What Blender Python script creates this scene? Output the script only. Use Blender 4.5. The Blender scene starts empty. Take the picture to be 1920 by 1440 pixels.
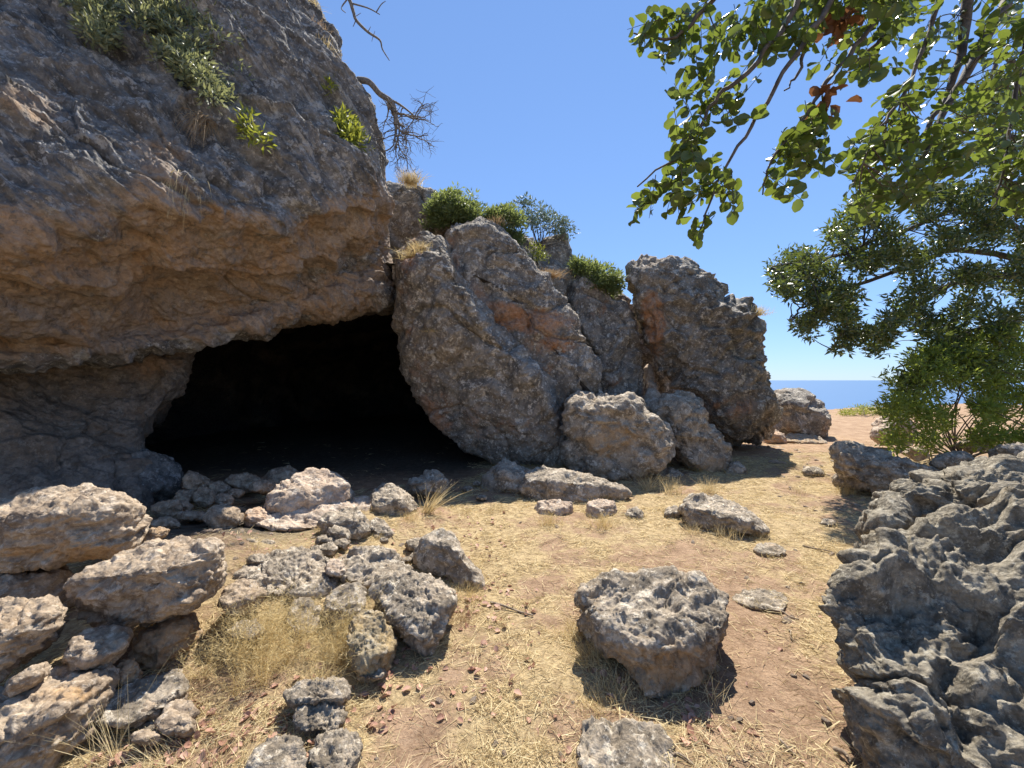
import bpy, math, random
import numpy as np
from mathutils import Vector
from mathutils.bvhtree import BVHTree

# ------------------------------------------------------------------ camera, sky, sun, exposure
FPX = 760.0            # focal length in photograph pixels (1920 wide)
HX, HY = 960.0, 712.0  # principal column, horizon row
EYE = 1.6
scene = bpy.context.scene
cam_data = bpy.data.cameras.new("camera")
cam_data.sensor_width = 36.0
cam_data.lens = FPX / 1920.0 * 36.0
cam_data.shift_y = -(720.0 - HY) / 1920.0
cam_data.clip_start = 0.05
cam_data.clip_end = 120000.0
cam = bpy.data.objects.new("camera", cam_data)
cam.location = (0, 0, EYE)
cam.rotation_euler = (math.radians(90), 0, 0)
scene.collection.objects.link(cam)
scene.camera = cam

SUN_EL, SUN_AZ = math.radians(57), math.radians(17)      # azimuth clockwise from +Y
world = bpy.data.worlds.new("World")
scene.world = world
world.use_nodes = True
wn = world.node_tree
wn.nodes.clear()
wo = wn.nodes.new("ShaderNodeOutputWorld")
wb = wn.nodes.new("ShaderNodeBackground")
ws = wn.nodes.new("ShaderNodeTexSky")
ws.sky_type = 'NISHITA'
ws.sun_disc = False
ws.sun_elevation = SUN_EL
ws.sun_rotation = SUN_AZ
ws.altitude = 0.0
ws.air_density = 1.0
ws.dust_density = 0.0
ws.ozone_density = 6.0
# even grade of the whole sky: softer contrast, camera white balance
wg = wn.nodes.new("ShaderNodeGamma")
wg.inputs[1].default_value = 0.6
wt = wn.nodes.new("ShaderNodeMix")
wt.data_type = 'RGBA'
wt.blend_type = 'MULTIPLY'
wt.inputs[0].default_value = 1.0
wt.inputs[7].default_value = (0.78, 1.0, 1.36, 1)
wb.inputs['Strength'].default_value = 0.138
wn.links.new(ws.outputs[0], wg.inputs[0])
wn.links.new(wg.outputs[0], wt.inputs[6])
wn.links.new(wt.outputs[2], wb.inputs[0])
wn.links.new(wb.outputs[0], wo.inputs[0])

sun_data = bpy.data.lights.new("sun", 'SUN')
sun_data.energy = 5.0
sun_data.angle = math.radians(0.5)
sun_data.color = (1.0, 0.95, 0.86)
sun = bpy.data.objects.new("sun", sun_data)
sd = Vector((math.sin(SUN_AZ) * math.cos(SUN_EL), math.cos(SUN_AZ) * math.cos(SUN_EL), math.sin(SUN_EL)))
sun.rotation_euler = sd.to_track_quat('Z', 'Y').to_euler()
sun.location = (0, 0, 30)
scene.collection.objects.link(sun)

vs = scene.view_settings
vs.view_transform = 'Standard'
vs.look = 'None'
vs.exposure = 0.88
vs.gamma = 1.0
vs.use_curve_mapping = False
scene.cycles.max_bounces = 8
scene.cycles.diffuse_bounces = 5
scene.cycles.transparent_max_bounces = 8
scene.cycles.use_denoising = True
scene.cycles.denoising_prefilter = 'ACCURATE'

# ------------------------------------------------------------------ helpers
C = scene.collection
rng = np.random.default_rng(7)
random.seed(7)
f32 = np.float32


def P(px, py, Y):
    return np.array([(px - HX) / FPX * Y, Y, EYE + (HY - py) / FPX * Y])


def proj(v):
    y = np.maximum(v[:, 1], 0.05)
    return HX + v[:, 0] / y * FPX, HY - (v[:, 2] - EYE) / y * FPX


_perm = np.random.default_rng(3).permutation(256).astype(np.int32)
_perm = np.concatenate([_perm, _perm])
_g = np.random.default_rng(4).normal(size=(256, 3))
_g = (_g / np.linalg.norm(_g, axis=1)[:, None]).astype(f32)


def _perlin(p):
    i = np.floor(p).astype(np.int32)
    f = (p - i).astype(f32)
    i &= 255
    u = f * f * f * (f * (f * 6 - 15) + 10)
    out = []
    for dx in (0, 1):
        a = _perm[(i[:, 0] + dx) & 255]
        for dy in (0, 1):
            b = _perm[a + ((i[:, 1] + dy) & 255)]
            for dz in (0, 1):
                h = _perm[b + ((i[:, 2] + dz) & 255)]
                g = _g[h]
                out.append(g[:, 0] * (f[:, 0] - dx) + g[:, 1] * (f[:, 1] - dy) + g[:, 2] * (f[:, 2] - dz))
    x0 = [out[k] + u[:, 0] * (out[k + 4] - out[k]) for k in range(4)]
    y0 = [x0[k] + u[:, 1] * (x0[k + 2] - x0[k]) for k in range(2)]
    return (y0[0] + u[:, 2] * (y0[1] - y0[0])) * 1.6


def _chunk(fn, p, n=60000):
    p = np.asarray(p, dtype=f32)
    if len(p) <= n:
        return fn(p)
    return np.concatenate([fn(p[k:k + n]) for k in range(0, len(p), n)])


def perlin(p, s=0.0):
    return _chunk(_perlin, np.asarray(p, f32) + np.array([s * 17.3, s * 5.1 + 3.7, s * 29.7], f32))


def fbm(p, octv=4, s=0.0, gain=0.5):
    r = 0
    a = 1.0
    p = np.asarray(p, f32)
    for k in range(octv):
        r = r + a * perlin(p * (2.03 ** k), s + k * 1.7)
        a *= gain
    return r


def ridged(p, octv=3, s=0.0, gain=0.5):
    r = 0
    a = 1.0
    p = np.asarray(p, f32)
    for k in range(octv):
        r = r + a * (1 - 2 * np.abs(perlin(p * (2.07 ** k), s + k * 2.3)))
        a *= gain
    return r


_wp = np.random.default_rng(5).random((256, 3)).astype(f32)


def _worley(p):
    i = np.floor(p).astype(np.int32)
    f = (p - i).astype(f32)
    best = np.full(len(p), 9.0, f32)
    for dx in (-1, 0, 1):
        a = _perm[(i[:, 0] + dx) & 255]
        for dy in (-1, 0, 1):
            b = _perm[a + ((i[:, 1] + dy) & 255)]
            for dz in (-1, 0, 1):
                w = _wp[_perm[b + ((i[:, 2] + dz) & 255)]]
                q = (w[:, 0] + dx - f[:, 0]) ** 2 + (w[:, 1] + dy - f[:, 1]) ** 2 + (w[:, 2] + dz - f[:, 2]) ** 2
                np.minimum(best, q, out=best)
    return np.sqrt(best)


def worley(p, s=0.0):
    return _chunk(_worley, np.asarray(p, f32) + np.array([s * 13.1, s * 7.7, s * 3.3], f32))


def _facet(p):
    """broken planes: every cell of a point lattice is its own tilted plane"""
    i = np.floor(p).astype(np.int32)
    f = (p - i).astype(f32)
    best = np.full(len(p), 9.0, f32)
    sec = np.full(len(p), 9.0, f32)
    val = np.zeros(len(p), f32)
    val2 = np.zeros(len(p), f32)
    for dx in (-1, 0, 1):
        a = _perm[(i[:, 0] + dx) & 255]
        for dy in (-1, 0, 1):
            b = _perm[a + ((i[:, 1] + dy) & 255)]
            for dz in (-1, 0, 1):
                h = _perm[b + ((i[:, 2] + dz) & 255)]
                w = _wp[h]
                ox = f[:, 0] - w[:, 0] - dx
                oy = f[:, 1] - w[:, 1] - dy
                oz = f[:, 2] - w[:, 2] - dz
                q = ox * ox + oy * oy + oz * oz
                m_ = q < best
                g = _g[255 - h]
                nv = ox * g[:, 0] + oy * g[:, 1] + oz * g[:, 2] + 0.5 * (w[:, 1] - 0.5)
                m2 = ~m_ & (q < sec)
                val2 = np.where(m_, val, np.where(m2, nv, val2))
                sec = np.where(m_, best, np.where(m2, q, sec))
                val = np.where(m_, nv, val)
                np.minimum(best, q, out=best)
    t = np.clip((np.sqrt(sec) - np.sqrt(best)) / 0.09, 0, 1)       # worn, not knife-cut, joints
    return val2 * 0.5 * (1 - t) + val * (0.5 + 0.5 * t)


def facet(p, s=0.0):
    return _chunk(_facet, np.asarray(p, f32) + np.array([s * 9.1, s * 3.7, s * 6.3], f32))


def sstep(a, b, x):
    t = np.clip((x - a) / (b - a), 0, 1)
    return t * t * (3 - 2 * t)


def vnormals(v, t):
    n = np.zeros_like(v)
    fn = np.cross(v[t[:, 1]] - v[t[:, 0]], v[t[:, 2]] - v[t[:, 0]])
    for k in range(3):
        for c in range(3):
            n[:, c] += np.bincount(t[:, k], weights=fn[:, c], minlength=len(v))
    l = np.linalg.norm(n, axis=1)
    l[l == 0] = 1
    return n / l[:, None]


def mesh_from(name, v, faces, mat, smooth=True, attrs=None):
    """faces: int array (n,3) or (n,4)"""
    me = bpy.data.meshes.new(name)
    v = np.ascontiguousarray(v, dtype=f32)
    faces = np.ascontiguousarray(faces, dtype=np.int32)
    k = faces.shape[1]
    me.vertices.add(len(v))
    me.vertices.foreach_set('co', v.ravel())
    me.loops.add(faces.size)
    me.loops.foreach_set('vertex_index', faces.ravel())
    me.polygons.add(len(faces))
    me.polygons.foreach_set('loop_start', np.arange(0, faces.size, k, dtype=np.int32))
    me.polygons.foreach_set('loop_total', np.full(len(faces), k, np.int32))
    if smooth:
        me.polygons.foreach_set('use_smooth', np.ones(len(faces), bool))
    me.update(calc_edges=True)
    for an, av in (attrs or {}).items():
        at = me.attributes.new(an, 'FLOAT', 'POINT')
        at.data.foreach_set('value', np.ascontiguousarray(av, dtype=f32))
    if mat:
        me.materials.append(mat)
    return me


def link(name, data, parent=None, loc=(0, 0, 0), rot=None, label=None, cat=None, group=None, kind=None):
    o = bpy.data.objects.new(name, data)
    C.objects.link(o)
    o.location = loc
    if rot is not None:
        o.rotation_euler = rot
    if parent:
        o.parent = parent
    if label:
        o['label'] = label
    if cat:
        o['category'] = cat
    if group:
        o['group'] = group
    if kind:
        o['kind'] = kind
    return o


# ------------------------------------------------------------------ materials
def nmat(name):
    m = bpy.data.materials.new(name)
    m.use_nodes = True
    nt = m.node_tree
    nt.nodes.clear()
    return m, nt, nt.nodes, nt.links


def mixc(nt, fac, a, b, blend='MIX'):
    n = nt.nodes.new('ShaderNodeMix')
    n.data_type = 'RGBA'
    n.blend_type = blend
    for sock, val in ((n.inputs[0], fac), (n.inputs[6], a), (n.inputs[7], b)):
        if isinstance(val, (int, float)):
            sock.default_value = val
        elif isinstance(val, tuple):
            sock.default_value = (*val, 1)
        else:
            nt.links.new(val, sock)
    return n.outputs[2]


def mth(nt, op, a, b=None, c=None):
    n = nt.nodes.new('ShaderNodeMath')
    n.operation = op
    for k, val in enumerate((a, b, c)):
        if val is None:
            continue
        if isinstance(val, (int, float)):
            n.inputs[k].default_value = val
        else:
            nt.links.new(val, n.inputs[k])
    return n.outputs[0]


def noise(nt, co, scale, detail=4, rough=0.55, dist=0.0):
    n = nt.nodes.new('ShaderNodeTexNoise')
    n.inputs['Scale'].default_value = scale
    n.inputs['Detail'].default_value = detail
    n.inputs['Roughness'].default_value = rough
    n.inputs['Distortion'].default_value = dist
    nt.links.new(co, n.inputs['Vector'])
    return n.outputs['Fac']


def ramp(nt, fac, lo, hi):
    n = nt.nodes.new('ShaderNodeMapRange')
    n.interpolation_type = 'SMOOTHSTEP'
    n.inputs['From Min'].default_value = lo
    n.inputs['From Max'].default_value = hi
    nt.links.new(fac, n.inputs['Value'])
    return n.outputs['Result']


def voro(nt, co, scale, feature='F1'):
    n = nt.nodes.new('ShaderNodeTexVoronoi')
    n.feature = feature
    n.inputs['Scale'].default_value = scale
    nt.links.new(co, n.inputs['Vector'])
    return n.outputs['Distance']


def rock_mat(name, dark, mid, pale, warm, lichen=0.5, bump=1.0, fine=1.0, blackspots=0.5, tint=(0.30, 0.22, 0.15), tint_amt=0.5, streak=None):
    """weathered limestone: grey crust, tan stains, pale and black lichen, iron colour where the 'warm' attribute says"""
    m, nt, N, L = nmat(name)
    tc = N.new('ShaderNodeTexCoord')
    co = tc.outputs['Object']
    big = noise(nt, co, 1.3 * fine, 4, 0.6, 0.4)
    med = noise(nt, co, 6.0 * fine, 6, 0.65, 0.3)
    fin = noise(nt, co, 34.0 * fine, 5, 0.7)
    c = mixc(nt, ramp(nt, med, 0.40, 0.60), dark, mid)
    if streak:                       # drip stains drawn out along the grooves
        sx = N.new('ShaderNodeVectorMath')
        sx.operation = 'DOT_PRODUCT'
        L.new(co, sx.inputs[0])
        sx.inputs[1].default_value = streak
        sc_ = N.new('ShaderNodeVectorMath')
        sc_.operation = 'SCALE'
        sc_.inputs[0].default_value = tuple(-0.9 * k for k in streak)
        L.new(sx.outputs['Value'], sc_.inputs['Scale'])
        ad = N.new('ShaderNodeVectorMath')
        L.new(co, ad.inputs[0])
        L.new(sc_.outputs[0], ad.inputs[1])
        sn = noise(nt, ad.outputs[0], 5.0, 6, 0.7, 0.3)
        c = mixc(nt, mth(nt, 'MULTIPLY', ramp(nt, sn, 0.53, 0.62), 0.7), c, tuple(0.5 * k for k in dark))
        c = mixc(nt, mth(nt, 'MULTIPLY', ramp(nt, noise(nt, ad.outputs[0], 8.0, 6, 0.7, 0.3), 0.55, 0.64), 0.6), c, pale)
    c = mixc(nt, mth(nt, 'MULTIPLY', ramp(nt, big, 0.46, 0.66), tint_amt), c, tint)
    wa = N.new('ShaderNodeAttribute')
    wa.attribute_name = 'warm'
    wn_ = mth(nt, 'ADD', wa.outputs['Fac'], mth(nt, 'MULTIPLY', mth(nt, 'SUBTRACT', noise(nt, co, 4.0 * fine, 6, 0.65, 0.5), 0.5), 1.5))
    wf = ramp(nt, wn_, 0.32, 0.72)
    wc = mixc(nt, ramp(nt, noise(nt, co, 2.3 * fine, 5, 0.6, 0.8), 0.38, 0.62), warm, tuple(0.55 * x + 0.45 * y for x, y in zip(warm, mid)))
    wc = mixc(nt, mth(nt, 'MULTIPLY', ramp(nt, noise(nt, co, 9 * fine, 6, 0.7, 0.3), 0.52, 0.6), 0.7), wc, tuple(0.42 * x for x in warm))
    wc = mixc(nt, mth(nt, 'MULTIPLY', ramp(nt, noise(nt, co, 5 * fine, 6, 0.7, 0.6), 0.54, 0.6), 0.6), wc, tuple(0.6 * x + 0.4 * y for x, y in zip(warm, pale)))
    c = mixc(nt, wf, c, wc)
    lp = ramp(nt, noise(nt, co, 9.0 * fine, 7, 0.74, 0.2), 0.55, 0.60)
    lp = mth(nt, 'MAXIMUM', lp, mth(nt, 'MULTIPLY', ramp(nt, noise(nt, co, 26.0 * fine, 5, 0.7, 0.2), 0.57, 0.62), 0.8))
    lp = mth(nt, 'MULTIPLY', lp, mth(nt, 'SUBTRACT', 1.0, mth(nt, 'MULTIPLY', wf, 0.75)))
    c = mixc(nt, mth(nt, 'MULTIPLY', lp, lichen), c, pale)
    bs = ramp(nt, noise(nt, co, 17.0 * fine, 6, 0.72), 0.56, 0.61)
    c = mixc(nt, mth(nt, 'MULTIPLY', bs, blackspots), c, tuple(0.35 * x for x in dark))
    c = mixc(nt, ramp(nt, fin, 0.3, 0.75), mixc(nt, 0.35, c, (0.03, 0.028, 0.025)), mixc(nt, 0.12, c, (0.7, 0.67, 0.62)))
    b = N.new('ShaderNodeBsdfPrincipled')
    L.new(c, b.inputs['Base Color'])
    b.inputs['Roughness'].default_value = 0.92
    b.inputs['Specular IOR Level'].default_value = 0.25
    hsum = mth(nt, 'ADD', mth(nt, 'MULTIPLY', noise(nt, co, 22 * fine, 8, 0.72, 0.3), 1.0),
               mth(nt, 'MULTIPLY', voro(nt, co, 28 * fine), 0.35))
    if streak:
        hsum = mth(nt, 'ADD', hsum, mth(nt, 'MULTIPLY', noise(nt, ad.outputs[0], 16.0, 6, 0.7, 0.4), 0.8))
    bp = N.new('ShaderNodeBump')
    bp.inputs['Strength'].default_value = 0.9
    bp.inputs['Distance'].default_value = 0.035 * bump / fine
    L.new(hsum, bp.inputs['Height'])
    L.new(bp.outputs[0], b.inputs['Normal'])
    o = N.new('ShaderNodeOutputMaterial')
    L.new(b.outputs[0], o.inputs[0])
    return m


M_CLIFF = rock_mat('cliff_rock', (0.14, 0.132, 0.122), (0.34, 0.32, 0.295), (0.68, 0.65, 0.60), (0.56, 0.37, 0.225), 0.85, 1.4, 0.7, 0.55, (0.32, 0.265, 0.20), 0.25, (0.42, 0.51, -0.75))
M_WALL = rock_mat('cave_wall_rock', (0.17, 0.14, 0.115), (0.36, 0.30, 0.245), (0.54, 0.47, 0.39), (0.44, 0.29, 0.185), 0.5, 1.6, 0.7, 0.5, (0.36, 0.26, 0.175), 0.5)
M_GREY = rock_mat('grey_karst', (0.233, 0.185, 0.13), (0.551, 0.448, 0.33), (0.848, 0.739, 0.581), (0.50, 0.315, 0.15), 0.85, 1.0, 1.0, 0.5, (0.48, 0.36, 0.235), 0.5)
M_BIG = rock_mat('boulder_limestone', (0.191, 0.165, 0.134), (0.435, 0.379, 0.308), (0.869, 0.778, 0.651), (0.58, 0.27, 0.12), 1.0, 1.6, 0.75, 0.6, (0.45, 0.33, 0.215), 0.45)
M_NEAR = rock_mat('near_grey_limestone', (0.15, 0.125, 0.088), (0.39, 0.335, 0.245), (0.66, 0.59, 0.45), (0.38, 0.26, 0.15), 0.7, 1.2, 1.7, 0.55, (0.34, 0.27, 0.175), 0.45)
M_SLAB = rock_mat('tan_slab_stone', (0.276, 0.197, 0.128), (0.551, 0.419, 0.286), (0.784, 0.65, 0.493), (0.58, 0.34, 0.14), 0.65, 0.8, 1.3, 0.35, (0.52, 0.36, 0.21), 0.6)
M_TAN = rock_mat('pinkish_limestone', (0.44, 0.32, 0.225), (0.70, 0.55, 0.41), (0.84, 0.75, 0.63), (0.62, 0.37, 0.21), 0.6, 0.8, 1.2, 0.25, (0.62, 0.41, 0.26), 0.6)
M_OCHRE = rock_mat('ochre_lichen_stone', (0.24, 0.18, 0.10), (0.46, 0.36, 0.21), (0.58, 0.53, 0.43), (0.56, 0.37, 0.13), 0.5, 0.9, 1.4, 0.5, (0.54, 0.35, 0.13), 0.8)
M_CAVE_SHADE = rock_mat('cave_rock_shade_painted', (0.012, 0.011, 0.010), (0.022, 0.02, 0.018), (0.035, 0.03, 0.028), (0.035, 0.025, 0.018), 0.3, 1.0, 0.7)  # darkness of the deep cave painted into a near-black rock colour


def leaf_mat(name, col_a, col_b, trans=0.4, rough=0.4, spec=0.5, trans_col=None):
    m, nt, N, L = nmat(name)
    g = N.new('ShaderNodeNewGeometry')
    oi = N.new('ShaderNodeObjectInfo')
    r = mth(nt, 'FRACT', mth(nt, 'ADD', g.outputs['Random Per Island'], oi.outputs['Random']))
    c = mixc(nt, r, col_a, col_b)
    b = N.new('ShaderNodeBsdfPrincipled')
    L.new(c, b.inputs['Base Color'])
    b.inputs['Roughness'].default_value = rough
    b.inputs['Specular IOR Level'].default_value = spec
    t = N.new('ShaderNodeBsdfTranslucent')
    if trans_col:
        L.new(mixc(nt, r, trans_col, tuple(0.6 * x for x in trans_col)), t.inputs[0])
    else:
        L.new(c, t.inputs[0])
    mx = N.new('ShaderNodeMixShader')
    mx.inputs[0].default_value = trans
    L.new(b.outputs[0], mx.inputs[1])
    L.new(t.outputs[0], mx.inputs[2])
    o = N.new('ShaderNodeOutputMaterial')
    L.new(mx.outputs[0], o.inputs[0])
    return m


M_CAROB = leaf_mat('carob_leaf', (0.05, 0.08, 0.022), (0.095, 0.13, 0.035), 0.40, 0.36, 0.5, (0.26, 0.33, 0.045))
M_TREE = leaf_mat('glossy_tree_leaf', (0.035, 0.055, 0.02), (0.11, 0.14, 0.045), 0.30, 0.30, 0.75, (0.24, 0.30, 0.05))
M_BUSH = leaf_mat('green_bush_leaf', (0.09, 0.135, 0.03), (0.17, 0.22, 0.055), 0.5, 0.42, 0.45, (0.50, 0.58, 0.08))
M_OLIVE = leaf_mat('pale_shrub_leaf', (0.15, 0.17, 0.09), (0.30, 0.31, 0.17), 0.35, 0.42, 0.5, (0.40, 0.42, 0.17))
M_SKYBUSH = leaf_mat('dusty_bush_leaf', (0.085, 0.115, 0.04), (0.16, 0.19, 0.07), 0.42, 0.5, 0.4, (0.34, 0.40, 0.11))
M_BLUE = leaf_mat('bluish_leaf', (0.12, 0.17, 0.12), (0.21, 0.26, 0.19), 0.3, 0.5, 0.3)
M_YEL = leaf_mat('yellow_green_leaf', (0.19, 0.23, 0.035), (0.33, 0.34, 0.06), 0.4, 0.45, 0.4, (0.45, 0.47, 0.06))
M_STRAW = leaf_mat('dry_straw', (0.46, 0.35, 0.175), (0.78, 0.65, 0.38), 0.3, 0.6, 0.3)
M_GOLD = leaf_mat('golden_dry_grass', (0.50, 0.37, 0.16), (0.74, 0.60, 0.32), 0.4, 0.6, 0.25)
M_RUSTGRASS = leaf_mat('rusty_dry_grass', (0.36, 0.23, 0.12), (0.50, 0.36, 0.20), 0.3, 0.6, 0.25)
M_RED = leaf_mat('fallen_red_leaf', (0.29, 0.14, 0.09), (0.56, 0.35, 0.255), 0.2, 0.6, 0.3)
M_RUST = leaf_mat('withered_rust_leaf', (0.16, 0.07, 0.03), (0.30, 0.14, 0.06), 0.3, 0.6, 0.3)


def simple_mat(name, a, b, scale=20, bump=0.004, rough=0.85):
    m, nt, N, L = nmat(name)
    tc = N.new('ShaderNodeTexCoord')
    co = tc.outputs['Object']
    f = noise(nt, co, scale, 6, 0.65, 0.3)
    c = mixc(nt, ramp(nt, f, 0.35, 0.65), a, b)
    bs = N.new('ShaderNodeBsdfPrincipled')
    L.new(c, bs.inputs['Base Color'])
    bs.inputs['Roughness'].default_value = rough
    bp = N.new('ShaderNodeBump')
    bp.inputs['Distance'].default_value = bump
    L.new(f, bp.inputs['Height'])
    L.new(bp.outputs[0], bs.inputs['Normal'])
    o = N.new('ShaderNodeOutputMaterial')
    L.new(bs.outputs[0], o.inputs[0])
    return m


M_BARK = simple_mat('dark_bark', (0.05, 0.04, 0.032), (0.12, 0.10, 0.08), 30)
M_DEAD = simple_mat('bleached_dead_wood', (0.10, 0.085, 0.07), (0.22, 0.19, 0.16), 30)
M_STICK = simple_mat('weathered_stick', (0.16, 0.11, 0.07), (0.30, 0.23, 0.16), 40)

# ------------------------------------------------------------------ ground
GB = [  # x, y, sx, sy, height
    (-2.05, 4.75, 0.65, 0.65, 0.14), (-1.45, 4.3, 0.6, 0.6, 0.10), (-1.25, 2.95, 0.55, 0.5, 0.12),
    (-2.4, 3.1, 0.7, 0.6, 0.25), (-3.6, 3.6, 1.3, 1.0, 0.25), (1.0, 7.4, 1.4, 0.8, 0.05),
    (2.6, 1.9, 1.0, 0.9, 0.05), (6.5, 7.5, 2.5, 2.0, 0.15),
]


def ground_h(x, y, fine=True):
    x = np.asarray(x, float)
    y = np.asarray(y, float)
    h = np.zeros_like(x)
    for gx, gy, sx, sy, a in GB:
        h += a * np.exp(-((x - gx) / sx) ** 2 - ((y - gy) / sy) ** 2)
    p = np.stack([x.ravel(), y.ravel(), np.zeros(x.size)], 1)
    h += (0.05 * fbm(p * 0.45, 3, 1.0)).reshape(x.shape) * sstep(2.0, 7.0, y)
    h += (0.018 * fbm(p * 1.7, 3, 2.0)).reshape(x.shape)
    if fine:
        h += (0.007 * fbm(p * 9.0, 3, 5.0)).reshape(x.shape)
    edge = 24.5 + 2.2 * np.sin(x * 0.21 + 1.0) + 0.8 * np.sin(x * 0.7)
    h -= np.where(y > edge, ((np.maximum(y - edge, 0)) ** 1.5) * 1.3, 0)
    h += 2.0 * sstep(-6, -30, y)
    return h


def soil_mask(x, y):
    """1 = covered in straw, 0 = bare soil"""
    x = np.asarray(x, float)
    y = np.asarray(y, float)
    px = HX + x / np.maximum(y, .3) * FPX
    p = np.stack([x.ravel(), y.ravel(), np.zeros(x.size)], 1)
    nz = fbm(p * 1.9, 5, 9.0, 0.6).reshape(x.shape)
    m = 0.78 + 0.85 * nz
    # bare trodden strip on the right, stony path beyond, charred floor before the cave, bare floor inside it
    d = np.hypot((x - 1.25 - 0.25 * (y - 2.5)) / 0.62, (y - 2.6) / 1.5)
    m -= 0.9 * np.exp(-d ** 2 * 0.8) * (0.8 + 0.9 * nz)
    m -= 0.9 * sstep(7.2, 9.0, y) * sstep(1.5, 4.0, x)
    m -= 1.2 * np.exp(-((x + 2.9) / 0.75) ** 2 - ((y - 4.3) / 1.0) ** 2)
    m -= 1.0 * sstep(5.6, 6.3, y) * sstep(-0.4, -1.1, x)
    m -= 0.5 * np.exp(-((x + 0.35) / 0.35) ** 2 - ((y - 1.75) / 0.35) ** 2)
    return np.clip(m, 0, 1)


def char_shade_mask(x, y):
    return np.clip(1.3 * np.exp(-((x + 2.75) / 0.75) ** 2 - ((y - 4.1) / 0.9) ** 2) + sstep(6.0, 7.5, y) * sstep(-0.2, -0.9, x), 0, 1)  # charred floor before the cave; farther in, cave shade painted as dark ground


def stretch(n, lo, hi, mid, dense):
    t = np.linspace(-1, 1, n)
    s = np.sinh(t * dense) / math.sinh(dense)
    return np.where(s < 0, mid + s * (mid - lo), mid + s * (hi - mid))


gx = stretch(380, -70, 90, 0.0, 4.6)
gy = stretch(420, -60, 70, 2.4, 4.6)
XX, YY = np.meshgrid(gx, gy)
ZZ = ground_h(XX, YY)
gv = np.stack([XX.ravel(), YY.ravel(), ZZ.ravel()], 1)
nx, ny = len(gx), len(gy)
ii = (np.arange(ny - 1)[:, None] * nx + np.arange(nx - 1)[None, :]).ravel()
gf = np.stack([ii, ii + 1, ii + nx + 1, ii + nx], 1)

m, nt, N, L = nmat('dry_ground')
tc = N.new('ShaderNodeTexCoord')
co = tc.outputs['Object']
at = N.new('ShaderNodeAttribute')
at.attribute_name = 'straw'
ac = N.new('ShaderNodeAttribute')
ac.attribute_name = 'char_shade'
ar = N.new('ShaderNodeAttribute')
ar.attribute_name = 'red'
soil = mixc(nt, ramp(nt, noise(nt, co, 7, 6, 0.65), 0.35, 0.65), (0.22, 0.13, 0.078), (0.38, 0.245, 0.155))
rsoil = mixc(nt, ramp(nt, noise(nt, co, 3, 6, 0.65), 0.35, 0.65), (0.29, 0.17, 0.095), (0.43, 0.28, 0.17))
soil = mixc(nt, ar.outputs['Fac'], soil, rsoil)
straw = mixc(nt, ramp(nt, noise(nt, co, 16, 7, 0.7, 0.5), 0.35, 0.65), (0.27, 0.185, 0.095), (0.53, 0.395, 0.21))
sm = mth(nt, 'ADD', at.outputs['Fac'], mth(nt, 'MULTIPLY', mth(nt, 'SUBTRACT', noise(nt, co, 11, 7, 0.7), 0.5), 1.3))
c = mixc(nt, ramp(nt, sm, 0.3, 0.8), soil, straw)
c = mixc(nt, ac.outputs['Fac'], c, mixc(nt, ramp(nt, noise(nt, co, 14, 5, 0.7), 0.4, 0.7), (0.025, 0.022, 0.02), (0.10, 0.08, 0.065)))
fn = noise(nt, co, 90, 4, 0.7)
c = mixc(nt, ramp(nt, fn, 0.3, 0.7), mixc(nt, 0.3, c, (0.06, 0.04, 0.025)), mixc(nt, 0.12, c, (0.75, 0.65, 0.45)))
b = N.new('ShaderNodeBsdfPrincipled')
L.new(c, b.inputs['Base Color'])
b.inputs['Roughness'].default_value = 0.95
b.inputs['Specular IOR Level'].default_value = 0.15
bp = N.new('ShaderNodeBump')
bp.inputs['Strength'].default_value = 0.8
bp.inputs['Distance'].default_value = 0.02
L.new(mth(nt, 'ADD', noise(nt, co, 45, 8, 0.75, 0.5), mth(nt, 'MULTIPLY', voro(nt, co, 38), 0.4)), bp.inputs['Height'])
L.new(bp.outputs[0], b.inputs['Normal'])
o = N.new('ShaderNodeOutputMaterial')
L.new(b.outputs[0], o.inputs[0])
M_GROUND = m
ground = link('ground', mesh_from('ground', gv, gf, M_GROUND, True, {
    'straw': soil_mask(XX, YY).ravel(), 'char_shade': char_shade_mask(XX, YY).ravel(),
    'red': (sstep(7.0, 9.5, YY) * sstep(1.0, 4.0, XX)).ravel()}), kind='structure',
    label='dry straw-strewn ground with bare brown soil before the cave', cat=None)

# sea
m, nt, N, L = nmat('sea_water')
tc = N.new('ShaderNodeTexCoord')
b = N.new('ShaderNodeBsdfPrincipled')
b.inputs['Base Color'].default_value = (0.07, 0.15, 0.28, 1)
b.inputs['Roughness'].default_value = 0.5
b.inputs['IOR'].default_value = 1.33
b.inputs['Specular IOR Level'].default_value = 0.3
bp = N.new('ShaderNodeBump')
bp.inputs['Distance'].default_value = 1.0
bp.inputs['Strength'].default_value = 0.5
L.new(noise(nt, tc.outputs['Object'], 0.15, 4, 0.6), bp.inputs['Height'])
L.new(bp.outputs[0], b.inputs['Normal'])
o = N.new('ShaderNodeOutputMaterial')
L.new(b.outputs[0], o.inputs[0])
S = 60000.0
sea = link('sea', mesh_from('sea', np.array([[-S, -S, 0], [S, -S, 0], [S, S, 0], [-S, S, 0]]), np.array([[0, 1, 2, 3]]), m, False),
           loc=(0, 0, -90), kind='structure')

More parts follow.
